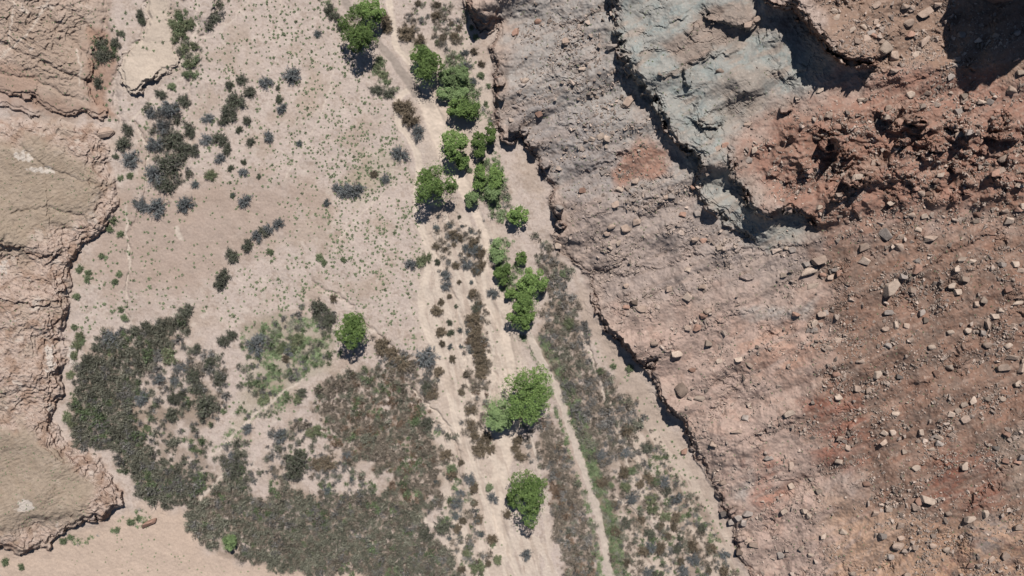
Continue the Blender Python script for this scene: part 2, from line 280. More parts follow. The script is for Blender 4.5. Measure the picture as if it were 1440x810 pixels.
# the big slope on the right
paint(wR, (177, 157, 145)); paint(wR * sstep(.0, .6, n1), (158, 140, 128), .7)
paint(wR * sstep(10, -30, SDR - 20 + 12 * n2) * sstep(-2, 3, SDR), (188, 164, 147), .75)
UP = region([(700,-80),(862,-80),(872,90),(935,200),(985,250),(985,300),(880,280),(800,280),(720,170)], 20, 18, 55)
paint(UP * wR, (168, 160, 153), .95); paint(region([(800,240),(990,240),(1080,350),(1000,370),(880,330)], 20, 18, 58) * wR, (166, 156, 148), .8); paint(UP * wR * sstep(.15, .55, n2), (184, 173, 164), .6)
paint(region([(700,160),(760,130),(860,190),(900,260),(830,290),(770,240)], 20, 20, 56) * wR, (158, 147, 142), .6)
paint(region([(870,215),(900,195),(938,205),(945,235),(900,250),(860,270)], 8, 8, 57), (166, 122, 102), .85)
MID = region([(790,290),(980,260),(1080,345),(1200,340),(1150,400),(1000,420),(850,440),(820,380)], 22, 20, 59)
paint(MID * wR, (175, 157, 147), .7)
PINK = region([(850,450),(1000,420),(1160,400),(1230,470),(1200,560),(1170,640),(1220,720),(1260,830),(1060,830),(1010,690),(960,590)], 25, 22, 61)
paint(PINK * wR, (187, 160, 146), .8); paint(PINK * wR * sstep(.1, .6, n2), (188, 155, 138), .5)
RED = region([(1030,195),(1130,145),(1240,105),(1340,60),(1440,110),(1700,110),(1700,300),(1440,300),(1330,310),(1160,345),(1130,300),(1070,295)], 34, 30, 63)
paint(RED * wR, (158, 118, 101), .92)
TOPR = region([(1120,-80),(1700,-80),(1700,120),(1440,110),(1240,95),(1170,70)], 12, 12, 65); paint(TOPR * wR, (150, 122, 104), .9)
paint(wC * sstep(-.4, .4, n2), (140, 104, 87), .6); paint(wC * sstep(.1, .5, n1), (150, 124, 108), .5)
DARK = region([(1150,345),(1330,310),(1440,290),(1750,280),(1750,900),(1290,900),(1220,720),(1130,590),(1160,460)], 44, 36, 67)
paint(DARK * wR, (139, 108, 91), .9); paint(DARK * wR * sstep(0, .6, n1), (154, 118, 100), .75); paint(DARK * wR * sstep(0, .5, n2), (126, 106, 94), .6)
for P, c, k in (([(1125,560),(1180,545),(1215,580),(1225,640),(1200,670),(1150,650)], (160,108,90), .75), ([(1290,660),(1340,630),(1400,650),(1420,700),(1360,720),(1310,700)], (140,94,78), .85),
                ([(1055,650),(1085,640),(1105,680),(1090,730),(1062,700)], (172,120,100), .8), ([(1030,470),(1100,450),(1150,470),(1130,540),(1060,530)], (188,146,124), .6),
                ([(1040,440),(1090,428),(1140,428),(1140,440),(1070,450)], (186,180,172), .8), ([(1035,680),(1055,655),(1068,665),(1045,700)], (190,184,176), .7),
                ([(1340,740),(1390,725),(1420,740),(1400,775),(1350,770)], (142,134,128), .7), ([(1160,660),(1200,650),(1215,690),(1180,700)], (165,152,144), .6), ([(1150,690),(1290,720),(1330,820),(1160,830)], (176,146,124), .6), ([(1400,600),(1500,590),(1500,800),(1425,720)], (146,132,118), .6)):
    paint(region(P, 16, 14, 69 + int(P[0][0]) % 7) * wR * sstep(-.7, .25, fbm(A1 / 60, A2 / 13, 3, 143)), c, k)
# pale runnels radiating down the toe of the slope at the bottom right
ang = np.arctan2(V - 700, U - 1250); rr = np.hypot(V - 700, U - 1250)
RUN = region([(1180,730),(1290,740),(1480,720),(1480,860),(1150,860)], 18, 12, 70)
paint(RUN * sstep(.35, .6, ridged(ang * 9 + .5 * n2, rr / 120, 2, 141)), (196, 158, 130), .6)
paint(wG * wR, (164, 163, 156), .9); paint(wG * sstep(.0, .5, n2), (155, 160, 155), .75); paint(wG * sstep(.1, .6, fbm(A1 / 60, A2 / 16, 3, 131)), (170, 152, 138), .7); paint(wG * sstep(.3, .6, fbm(A1 / 26, A2 / 12, 3, 135)), (128, 124, 117), .5)
paint(region([(930,60),(990,20),(1060,5),(1075,40),(1010,70),(960,95)], 10, 10, 75), (160, 138, 124), .75); paint(region([(1000,120),(1050,90),(1090,100),(1060,150),(1020,180)], 10, 10, 76), (166, 148, 134), .6)
paint(region(GREEN2, 6, 5, 72) * sstep(-.2, .3, n2), (176, 165, 152), .5)
# bedding stripes, and bare rock in the faces of the steps
paint(wR * (1 - wG) * sstep(.1, .6, fbm(A1 / 130, A2 / 10, 3, 133)), (148, 125, 112), .28); paint(wR * (1 - wG) * sstep(.2, .6, fbm(A1 / 90, A2 / 8, 3, 137)), (192, 168, 152), .25)
paint(wR * (1 - wG) * sstep(.2, .6, n3 + .4 * n2), (124, 108, 98), .4); paint(wR * sstep(.35, .7, fbm(U / 5, V / 5, 2, 139)), (196, 176, 160), .35)
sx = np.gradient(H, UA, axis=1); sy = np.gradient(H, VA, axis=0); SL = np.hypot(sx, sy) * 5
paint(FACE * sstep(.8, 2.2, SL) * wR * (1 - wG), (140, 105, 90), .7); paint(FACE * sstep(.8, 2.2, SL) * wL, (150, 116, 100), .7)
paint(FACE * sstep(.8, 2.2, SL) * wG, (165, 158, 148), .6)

C *= (1 + .13 * wR * (1 - .5 * wG))[..., None]
C *= (1 + .06 * wL)[..., None]
# tracks and trails: smooth packed sand, lighter than the ground beside them
ALLT = np.zeros(U.shape, F32); TRACK = np.zeros(U.shape, F32); ROAD = np.zeros(U.shape, F32)
def track(P, w, col, k=.9, dz=-.05, dest=None, soft=1.6, wob=0.4):
    P = np.array(P, float); m = max(a for a in w) if isinstance(w, (list, tuple)) else w
    i0, i1 = np.searchsorted(VA, [P[:, 1].min() - 4 * m, P[:, 1].max() + 4 * m]); j0, j1 = np.searchsorted(UA, [P[:, 0].min() - 4 * m, P[:, 0].max() + 4 * m])
    s = np.s_[i0:i1, j0:j1]
    # smooth the path
    t = np.linspace(0, 1, len(P)); tt = np.linspace(0, 1, len(P) * 5)
    Q = np.stack([np.interp(tt, t, P[:, 0]), np.interp(tt, t, P[:, 1])], 1)
    for _ in range(3): Q[1:-1] = .25 * Q[:-2] + .5 * Q[1:-1] + .25 * Q[2:]
    d, arc, L = seg_dist([tuple(q) for q in Q], U[s] + wob * (WU[s] - U[s]), V[s] + wob * (WV[s] - V[s]), True)
    hw = (np.interp(arc / L, np.linspace(0, 1, len(w)), w) if isinstance(w, (list, tuple)) else w) / 2
    m = 1 - sstep(-soft, soft, d - hw)
    C[s] += (m * k)[..., None] * (alb(*col) * (1 + .10 * n2[s][..., None] + .10 * noise(U[s] / 5, V[s] / 5, 151)[..., None]) - C[s])
    H[s] += dz * m; ALLT[s] = np.maximum(ALLT[s], m)
    if dest is not None: dest[s] = np.maximum(dest[s], m)
    return s, d, hw, m
SAND = (227, 209, 191)
MAIN_TOP = [(470,-60),(478,-20),(490,12),(520,45),(545,75),(570,108),(586,132)]
TOP2 = [(543,-60),(544,-10),(551,20),(555,57),(561,70),(573,82),(588,98),(600,120)]
LEFT = [(590,120),(566,130),(556,148),(560,172),(576,195),(588,214),(590,233),(588,252),(584,290),(592,320),(604,347),(606,370),(598,393),(592,415),(594,447),(606,477),(619,500),(628,530),(638,580),(652,625),(669,657),(682,690),(693,727),(708,760),(722,790),(745,850)]
WASH = [(590,125),(608,160),(620,190),(632,225),(652,262),(672,303),(686,335),(684,365),(677,397),(683,420),(699,443),(711,470),(717,503),(718,530),(722,560),(716,600),(708,640),(702,670),(700,700),(703,740),(716,775)]
LOWER = [(735,440),(741,468),(763,510),(780,542),(788,560),(803,607),(818,650),(834,697),(848,753),(858,810),(870,870)]
track([(600,85),(612,130),(630,165),(650,200),(668,240),(665,280)], [14,26,30,28,22,16], (210, 190, 172), .75, -.05, TRACK, 4)
track(TOP2, 9, SAND, .9, -.1, TRACK); track(LEFT, [10,9,9,10,11,10,9,8,8,8], SAND, .85, -.1, TRACK)
track(WASH, [20,24,26,22,12,10,12,12,13,14,20,26,26,22,14,10], (226, 207, 189), .9, -.25, TRACK, 2.5)
track([(704,600),(706,640),(703,690)], [16,28,20], (224, 205, 187), .8, 0, TRACK, 3)
track(MAIN_TOP, [10,10,11,14], (168, 154, 143), .9, -.05, ROAD)
track([(566,105),(590,130),(607,150)], [9,13,9], (160, 146, 135), .45, 0, None, 3)
s, d, hw, m = track(LOWER, 10, (208, 192, 177), 1, .05, ROAD, .8)
for off in (-2.3, 2.3):
    pass
TRL = (220, 203, 187)
for P, w in (([(362,580),(347,596),(333,608),(313,628),(296,641)], 4), ([(325,670),(308,672),(296,685),(274,713)], 4), ([(573,543),(593,560),(613,577),(633,603),(643,627)], 3.5), ([(278,-20),(276,30),(270,60),(272,100)], 3), ([(272,52),(300,50),(330,25),(360,-10)], 2),
             ([(0,82),(30,55),(60,20),(75,-20)], 3), ([(12,60),(18,20),(20,-20)], 2), ([(110,70),(113,95),(113,120)], 2), ([(190,185),(203,200),(210,230),(205,262)], 3), ([(180,170),(215,140),(262,105)], 3), ([(178,290),(182,370),(176,450)], 2.5),
             ([(250,318),(256,335)], 6), ([(870,700),(893,715),(915,740),(928,760)], 5), ([(873,610),(880,645),(900,690),(922,740)], 3), ([(820,470),(832,500),(842,530),(850,560)], 3), ([(745,600),(752,630),(757,660),(760,700)], 4), ([(702,380),(690,430),(694,520),(690,560)], 3), ([(640,470),(660,540),(668,590)], 2.5), ([(633,340),(642,400),(650,470)], 2.5), ([(655,320),(665,390)], 2.5), ([(625,690),(625,730),(612,760)], 2.5), ([(588,720),(612,742),(628,765)], 4), ([(383,560),(362,583)], 3), ([(430,530),(400,550),(372,575)], 3), ([(540,270),(480,330),(455,380)], 2), ([(480,60),(455,160),(400,250)], 2), ([(395,0),(391,60)], 2)):
    track(P, w, TRL, .8, -.03, None, 1.2, .8)
BR = region([(600,300),(690,310),(740,480),(725,600),(760,700),(790,830),(640,830),(620,620),(595,440)], 12, 8, 77) * flat
paint(BR * sstep(.62, .85, ridged(U / 16 - V / 70, V / 85, 3, 145, .55)), (222, 204, 187), .75); paint(BR * sstep(.1, .6, fbm(U / 12 - V / 50, V / 50, 3, 147)), (182, 162, 146), .5)
paint(region([(860,590),(930,600),(1040,780),(1040,830),(880,830)], 12, 8, 78) * flat * sstep(.6, .85, ridged(U / 20 - V / 34, V / 80, 3, 149, .55)), (214, 195, 178), .7)
# tyre ruts: two slightly darker lines each way
for path in (LEFT, TOP2):
    Q = np.array(path, float)
    for off in (-2.2, 2.2):
        track([tuple(q + (off, 0)) for q in Q], 1.2, (198, 176, 158), .22, -.03, None, 1.2)
for off in (-2.3, 2.2):
    track([tuple(np.array(q) + (off, 0)) for q in LOWER], 1.3, (202, 186, 169), .6, -.02, None, .9)

# ---------------------------------------------------------------- real positions and meshes
K = (CAM_H - H) / FOC
X = (U - 720) * K; Y = -(V - 405) * K
def height(u, v):
    u = np.atleast_1d(np.asarray(u, float)); v = np.atleast_1d(np.asarray(v, float))
    j = np.clip(np.searchsorted(UA, u) - 1, 0, NU - 2); i = np.clip(np.searchsorted(VA, v) - 1, 0, NV - 2)
    a = (u - UA[j]) / (UA[j + 1] - UA[j]); b = (v - VA[i]) / (VA[i + 1] - VA[i])
    return (H[i, j] * (1 - a) + H[i, j + 1] * a) * (1 - b) + (H[i + 1, j] * (1 - a) + H[i + 1, j + 1] * a) * b
def at(u, v, up=0.0):
    """the point of the land that shows at photograph pixel (u, v)"""
    h = height(u, v); k = (CAM_H - h) / FOC
    return np.stack([(np.atleast_1d(u) - 720) * k, -(np.atleast_1d(v) - 405) * k, h + up], 1)
def val(A, u, v):
    return A[np.clip(np.searchsorted(VA, v), 0, NV - 1), np.clip(np.searchsorted(UA, u), 0, NU - 1)]
def mscale(u, v): return (CAM_H - height(u, v)) / FOC     # metres per pixel there

def new_mesh(name, verts, faces, mat, col=None, smooth=False, colname='tint'):
    """faces: (n,3) or (n,4) array"""
    me = bpy.data.meshes.new(name); verts = np.asarray(verts, np.float32); faces = np.asarray(faces, np.int32); k = faces.shape[1]
    me.vertices.add(len(verts)); me.vertices.foreach_set('co', verts.ravel())
    me.loops.add(faces.size); me.loops.foreach_set('vertex_index', faces.ravel())
    me.polygons.add(len(faces)); me.polygons.foreach_set('loop_start', np.arange(0, faces.size, k, dtype=np.int32))
    me.polygons.foreach_set('loop_total', np.full(len(faces), k, np.int32)) if False else None
    if col is not None:
        a = me.attributes.new(colname, 'FLOAT_COLOR', 'POINT'); c = np.ones((len(verts), 4), np.float32); c[:, :3] = col; a.data.foreach_set('color', c.ravel())
    me.update(calc_edges=True)
    me.polygons.foreach_set('use_smooth', np.full(len(faces), smooth, bool))
    if mat: me.materials.append(mat)
    return me
def link(name, me, parent=None, **props):
    o = bpy.data.objects.new(name, me); COL.objects.link(o)
    if parent: o.parent = parent
    for k, v in props.items(): o[k] = v
    return o

# materials -------------------------------------------------------
class N:
    def __init__(s, name, rough=.95):
        s.m = bpy.data.materials.new(name); s.m.use_nodes = True; s.t = s.m.node_tree; s.b = s.t.nodes['Principled BSDF']
        s.b.inputs['Roughness'].default_value = rough; s.b.inputs['Specular IOR Level'].default_value = .15
    def n(s, typ, **k):
        x = s.t.nodes.new(typ)
        for a, v in k.items():
            if a.startswith('i_'): x.inputs[a[2:].replace('_', ' ')].default_value = v
            else: setattr(x, a, v)
        return x
    def l(s, a, b): s.t.links.new(a, b)
    def noise(s, scale, detail=3, vec=None, rough=.6):
        x = s.n('ShaderNodeTexNoise', i_Scale=scale, i_Detail=detail, i_Roughness=rough)
        if vec is not None: s.l(vec, x.inputs['Vector'])
        return x.outputs['Fac']
    def ramp(s, fac, a, b, lo, hi):
        x = s.n('ShaderNodeMapRange', i_From_Min=a, i_From_Max=b, i_To_Min=lo, i_To_Max=hi); s.l(fac, x.inputs['Value']); return x.outputs['Result']
    def mul(s, col, fac):
        x = s.n('ShaderNodeVectorMath', operation='SCALE'); s.l(col, x.inputs[0]); s.l(fac, x.inputs['Scale']); return x.outputs['Vector']
    def mix(s, fac, a, b):
        x = s.n('ShaderNodeMix', data_type='RGBA')
        for sock, v in ((x.inputs[0], fac), (x.inputs[6], a), (x.inputs[7], b)):
            if hasattr(v, 'is_output'): s.l(v, sock)
            else: sock.default_value = v if not isinstance(v, tuple) else (*v[:3], 1)
        return x.outputs[2]
def ground_mat(name, pebbles, grain):
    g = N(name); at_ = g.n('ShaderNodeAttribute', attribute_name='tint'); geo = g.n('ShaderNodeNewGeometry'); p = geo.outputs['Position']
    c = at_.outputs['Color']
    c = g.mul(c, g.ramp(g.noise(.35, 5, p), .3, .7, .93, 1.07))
    c = g.mul(c, g.ramp(g.noise(2.2, 4, p, .7), .3, .7, 1 - grain, 1 + grain))
    if pebbles:
        v = g.n('ShaderNodeTexVoronoi', i_Scale=1.1); g.l(p, v.inputs['Vector'])
        sep = g.n('ShaderNodeSeparateColor'); g.l(v.outputs['Color'], sep.inputs[0])
        near = g.ramp(v.outputs['Distance'], .22, .34, 1, 0); pick = g.ramp(sep.outputs[0], .62, .66, 0, 1)
        mm = g.n('ShaderNodeMath', operation='MULTIPLY'); g.l(near, mm.inputs[0]); g.l(pick, mm.inputs[1])
        m2 = g.n('ShaderNodeMath', operation='MULTIPLY'); g.l(mm.outputs[0], m2.inputs[0]); m2.inputs[1].default_value = pebbles
        stone = g.mul(c, g.ramp(sep.outputs[1], 0, 1, .72, 1.45))
        c = g.mix(m2.outputs[0], c, stone)
    g.l(c, g.b.inputs['Base Color'])
    bp = g.n('ShaderNodeBump', i_Strength=.35 if pebbles else .3, i_Distance=.2); g.l(g.noise(2.5, 4, p, .7), bp.inputs['Height']); g.l(bp.outputs[0], g.b.inputs['Normal'])
    return g.m
M_SAND = ground_mat('dry sand', 0, .12); M_SCREE = ground_mat('stony red soil', .8, .13); M_SLAB = ground_mat('bedded sandstone', 0, .12); M_PACK = ground_mat('packed sand', 0, .05)
for i in range(3): C[..., i] = np.clip(C[..., i], .02, .62)
P3 = np.stack([X, Y, H], -1).reshape(-1, 3); C3 = C.reshape(-1, 3)
ii, jj = np.meshgrid(np.arange(NV - 1), np.arange(NU - 1), indexing='ij'); q = (ii * NU + jj).ravel()
Q4 = np.stack([q, q + NU, q + NU + 1, q + 1], 1)
kind = np.zeros(U.shape, int); kind[wR > .5] = 1; kind[wL > .5] = 2; kind[TRACK > .5] = 3; kind[ROAD > .5] = 4
fk = kind[:-1, :-1].ravel()
def land(name, k, mat):
    f = Q4[fk == k]; used, inv = np.unique(f, return_inverse=True)
    me = new_mesh(name, P3[used], inv.reshape(-1, 4), mat, C3[used], smooth=False)
    return link(name, me, kind='structure')
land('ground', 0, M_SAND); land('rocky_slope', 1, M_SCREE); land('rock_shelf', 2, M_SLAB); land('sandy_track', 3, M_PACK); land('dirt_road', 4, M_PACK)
# ---------------------------------------------------------------- plant and rock materials
def leaf_mat(name, dark, light, trans=.25, jitter=.25, attr=False):
    g = N(name, .7); oi = g.n('ShaderNodeObjectInfo'); geo = g.n('ShaderNodeNewGeometry')
    f = g.n('ShaderNodeMath', operation='ADD', use_clamp=True)
    g.l(g.ramp(g.noise(.9, 3, geo.outputs['Position']), .3, .7, 0, .7), f.inputs[0]); g.l(g.ramp(geo.outputs['Random Per Island'], 0, 1, -.1, .4), f.inputs[1])
    c = g.mix(f.outputs[0], dark, light)
    if attr:
        a = g.n('ShaderNodeAttribute', attribute_name='tint'); x = g.n('ShaderNodeVectorMath', operation='MULTIPLY'); g.l(c, x.inputs[0]); g.l(a.outputs['Color'], x.inputs[1]); c = x.outputs['Vector']
    else: c = g.mul(c, g.ramp(oi.outputs['Random'], 0, 1, 1 - jitter, 1 + jitter))
    g.l(c, g.b.inputs['Base Color'])
    tr = g.n('ShaderNodeBsdfTranslucent'); g.l(c, tr.inputs[0]); ms = g.n('ShaderNodeMixShader', i_Fac=trans)
    g.l(g.b.outputs[0], ms.inputs[1]); g.l(tr.outputs[0], ms.inputs[2]); g.l(ms.outputs[0], g.t.nodes['Material Output'].inputs[0])
    return g.m
def rock_mat(name, c, spread=.3, isl=.25):
    g = N(name, .9); oi = g.n('ShaderNodeObjectInfo'); geo = g.n('ShaderNodeNewGeometry'); p = geo.outputs['Position']
    base = g.mix(g.ramp(g.noise(.9, 4, p, .65), .35, .65, 0, 1), tuple(np.array(c) * .8), tuple(np.array(c) * 1.15))
    r = g.n('ShaderNodeMath', operation='ADD'); g.l(g.ramp(oi.outputs['Random'], 0, 1, 1 - spread, 1 + spread * .5), r.inputs[0]); g.l(g.ramp(geo.outputs['Random Per Island'], 0, 1, -isl - .05, isl), r.inputs[1])
    base = g.mul(base, r.outputs[0]); g.l(base, g.b.inputs['Base Color'])
    bp = g.n('ShaderNodeBump', i_Strength=.6, i_Distance=.2); g.l(g.noise(3, 4, p, .7), bp.inputs['Height']); g.l(bp.outputs[0], g.b.inputs['Normal'])
    return g.m
M_LEAF = leaf_mat('cottonwood leaves', (.040, .072, .021), (.185, .258, .080), .25, .3)
M_PALE = leaf_mat('pale willow leaves', (.09, .135, .055), (.24, .31, .14), .25, .2)
M_BARK = rock_mat('bark', (.16, .13, .10), .2)
M_TWIG = {'grey': leaf_mat('grey twigs', (.085, .085, .085), (.16, .16, .16), 0), 'dark': leaf_mat('dark twigs', (.06, .055, .045), (.12, .11, .09), 0),
          'brown': leaf_mat('brown twigs', (.10, .075, .05), (.19, .145, .10), 0), 'green': leaf_mat('green twigs', (.09, .09, .05), (.16, .15, .09), 0)}
M_SHRUB = {'grey': leaf_mat('grey shrub leaves', (.055, .062, .062), (.13, .145, .14), .1), 'dark': leaf_mat('dark shrub leaves', (.045, .052, .034), (.105, .11, .075), .1),
           'brown': leaf_mat('brown shrub leaves', (.075, .06, .042), (.15, .12, .085), .1), 'green': leaf_mat('sage leaves', (.085, .105, .055), (.19, .22, .125), .15)}
M_MASS = leaf_mat('thicket leaves', (.55, .55, .55), (1.25, 1.25, 1.25), .1, 0, True)
M_ROCK = {'pale': rock_mat('pale boulder', alb(202, 180, 162)), 'grey': rock_mat('grey boulder', alb(172, 158, 148)), 'red': rock_mat('red boulder', alb(178, 142, 124)), 'brown': rock_mat('brown boulder', alb(188, 164, 147))}
M_RUBBLE = rock_mat('rubble', alb(196, 175, 160), .1, .42)

# ---------------------------------------------------------------- shapes
def unit_dirs(n, r):
    d = r.normal(size=(n, 3)); return d / np.linalg.norm(d, axis=1)[:, None]
def cards(P, size, r, aspect=.6, up=0.0):
    """one small randomly turned leaf quad at each point"""
    n = len(P); nrm = unit_dirs(n, r); nrm[:, 2] = np.abs(nrm[:, 2]) + up; nrm /= np.linalg.norm(nrm, axis=1)[:, None]
    a = np.cross(nrm, unit_dirs(n, r)); a /= np.linalg.norm(a, axis=1)[:, None] + 1e-9; b = np.cross(nrm, a)
    s = (np.asarray(size) * np.ones(n))[:, None] * .5
    v = np.stack([P - a * s, P - b * s * aspect, P + a * s, P + b * s * aspect], 1).reshape(-1, 3)
    return v, np.arange(4 * n).reshape(n, 4)
def spikes(A, B, w, r):
    """flat tapering twigs from points A to points B"""
    d = B - A; s = np.cross(d, unit_dirs(len(A), r)); s /= np.linalg.norm(s, axis=1)[:, None] + 1e-9; w = np.asarray(w)
    w = (w * np.ones(len(A)))[:, None]
    v = np.stack([A - s * w, A + s * w, B + s * w * .35, B - s * w * .35], 1).reshape(-1, 3)
    return v, np.arange(4 * len(A)).reshape(-1, 4)
def tube(path, radii, sides=6):
    path = np.asarray(path, float); n = len(path); v = []; f = []
    for i in range(n):
        t = path[min(i + 1, n - 1)] - path[max(i - 1, 0)]; t /= np.linalg.norm(t) + 1e-9
        a = np.cross(t, [0.31, .95, .05]); a /= np.linalg.norm(a) + 1e-9; b = np.cross(t, a)
        for k in range(sides):
            an = 2 * math.pi * k / sides; v.append(path[i] + radii[i] * (math.cos(an) * a + math.sin(an) * b))
    for i in range(n - 1):
        for k in range(sides): f.append([i * sides + k, i * sides + (k + 1) % sides, (i + 1) * sides + (k + 1) % sides, (i + 1) * sides + k])
    return np.array(v), np.array(f)
def join(parts):
    vs, fs, o = [], [], 0
    for v, f in parts: vs.append(v); fs.append(f + o); o += len(v)
    return np.concatenate(vs), np.concatenate(fs)

# ---------------------------------------------------------------- labels that single things out
MARKS = [((613,258),'the round tree beside the wash'),((741,557),'the biggest round tree'),((495,463),'the lone tree on the scrub edge'),((743,697),'the bottom oval tree'),
 ((512,40),'the big tree over the grey road'),((597,93),'the tree at the road junction'),((640,205),'the wash tree'),((742,420),'the dark bank trees'),((150,565),'the left dark thicket'),
 ((450,750),'the broad bottom thicket'),((525,610),'the brown middle thicket'),((405,480),'the green herb patch'),((140,735),'the shadowed shelf corner'),((215,95),'the pale sandy tongue'),((142,72),'the red gully at upper left'),
 ((572,125),'the track junction'),((592,415),'the bend of the left track'),((652,625),'the long left track'),((803,607),'the straight track'),((700,470),'the wash bed'),((890,500),'the dark undercut bank'),((955,600),'the lower undercut bank'),
 ((262,437),'the lone round shrub'),((240,225),'the upper dark clump'),((325,145),'the upper shrub row'),((493,268),'the wide grey bush'),((585,375),'the track-bend bush'),((318,625),'the pale footpath'),((323,762),'the pale green bush'),((265,60),'the green shrub chain'),
 ((945,215),'the grey-green cliff shadow'),((1065,300),'the red cliff shadow'),((1180,100),'the cap ledge shadow'),((1390,50),'the big corner shadow'),((1190,240),'the dark red crag'),((1250,406),'the biggest pale boulder'),((1242,72),'the cap ledge block'),((1430,426),'the white edge block'),((1090,434),'the white streak'),((1170,610),'the upper red patch'),((1355,680),'the lower red patch'),((1412,515),'the dark block trio'),((1135,382),'the long pale slab'),((1110,580),'the long pale boulder'),((1295,705),'the split pale boulder'),((1262,765),'the flat round slab'),((960,548),'the square bank slab'),((880,322),'the split dark rock'),((1400,300),'the edge boulder pair'),((1243,328),'the grey cracked boulder'),((1060,720),'the grey toe outcrop')]
PENDING = []
def remember(o, xy, what, group): PENDING.append((o, xy, what)); o['group'] = group
def write_labels():
    rows = {}
    for o, (x, y), what in PENDING:
        best = sorted((math.hypot(x - a, y - b), nm, a, b) for (a, b), nm in MARKS if math.hypot(x - a, y - b) > 5)[0]
        d, nm, a, b = best; dx, dy = x - a, y - b
        rel = ('left of' if dx < 0 else 'right of') if abs(dx) > 2.2 * abs(dy) else (('above' if dy < 0 else 'below') if abs(dy) > 2.2 * abs(dx) else ('above and left of' if dx < 0 and dy < 0 else 'above and right of' if dy < 0 else 'below and left of' if dx < 0 else 'below and right of'))
        rows.setdefault((what, rel, nm), []).append((d, o))
    nth = ['nearest', 'second nearest', 'third nearest', 'fourth nearest', 'fifth nearest', 'sixth nearest', 'seventh nearest', 'eighth nearest', 'ninth nearest', 'tenth nearest']
    for (what, rel, nm), lst in rows.items():
        lst.sort(key=lambda t: t[0])
        for k, (d, o) in enumerate(lst):
            o['label'] = f'{what} {rel} {nm}' if len(lst) == 1 else f'{what} {rel} {nm}, {nth[min(k, 9)]}'

# ---------------------------------------------------------------- trees
def make_tree(x, y, rx, ry, label, pale=False, high=1.0, seed=0, group='green trees along the wash'):
    r = np.random.default_rng(900 + seed); k = mscale(x, y)[0]; a, b = rx * k * 1.14, ry * k * 1.14
    base = at(x, y)[0]; size = (a + b) / 2; tall = size * 1.75 * high + 1.0
    # the crown shows where the photograph has it; the trunk stands under it, nearer the middle of the view
    base_xy = base[:2] * (CAM_H - base[2] - tall * .62) / (CAM_H - base[2]); 
    root = bpy.data.objects.new('willow_tree' if pale else 'cottonwood_tree', None); COL.objects.link(root); root.location = (base_xy[0], base_xy[1], base[2] - .15)
    root['label'] = label; root['category'] = 'tree'; root['group'] = group
    cz = tall * .6; nl = int(9 + size * 2.6); lobes = []
    for i in range(nl):
        d = unit_dirs(1, r)[0]; d[2] = d[2] * .8 + .15; q = r.uniform(.45, 1.0) if i > 2 else .2
        lobes.append((np.array([d[0] * a * q, d[1] * b * q, cz + d[2] * tall * .36 * q]), size * (r.uniform(.2, .40) if i % 4 else r.uniform(.12, .2))))
    P = []; S = []
    n = int((1150 * size ** 1.2 + 700) * (1.7 if pale else 1))
    for c, lr in lobes:
        m = int(n * (lr / size) ** 2 / sum((l[1] / size) ** 2 for l in lobes)); d = unit_dirs(m, r); d[:, 2] = np.where(d[:, 2] < -.3, -d[:, 2], d[:, 2])
        bump = 1 + .22 * np.sin(d[:, 0] * 5 + c[0]) * np.sin(d[:, 1] * 6 + c[1])
        P.append(c + d * (lr * bump * r.uniform(.62, 1.1, m) ** .5)[:, None] * np.array([1, 1, .8]))
    m = n // 10; d = unit_dirs(m, r); P.append(d * np.array([a, b, tall * .34]) * r.uniform(.6, 1.12, m)[:, None] + [0, 0, cz])
    P = np.concatenate(P); hole = fbm(P[:, 0] / (size * .33) + seed, P[:, 1] / (size * .33), 2, seed); P = P[(hole < .55) | (r.random(len(P)) < .25)]; P[:, 2] = np.maximum(P[:, 2], tall * .12)
    v, f = cards(P, r.uniform(.22, .46, len(P)) * (1 if not pale else .8), r, .62, .55)
    link('crown', new_mesh('crown', v, f, M_PALE if pale else M_LEAF), root)
    tr = max(.16, size * .06); parts = [tube([(0, 0, 0), (.08 * size, .02, tall * .22), (.05 * size, .06 * size, tall * .5)], [tr * 1.5, tr, tr * .6])]
    link('trunk', new_mesh('trunk', *join(parts), M_BARK), root)
    for c, lr in lobes[:: 2]:
        s = np.array([.06 * size, .03 * size, tall * r.uniform(.24, .4)]); mid = (s + c) / 2 + [0, 0, .08 * tall]
        link('limb', new_mesh('limb', *tube([s, mid, c], [tr * .55, tr * .35, tr * .12], 5), M_BARK), root)
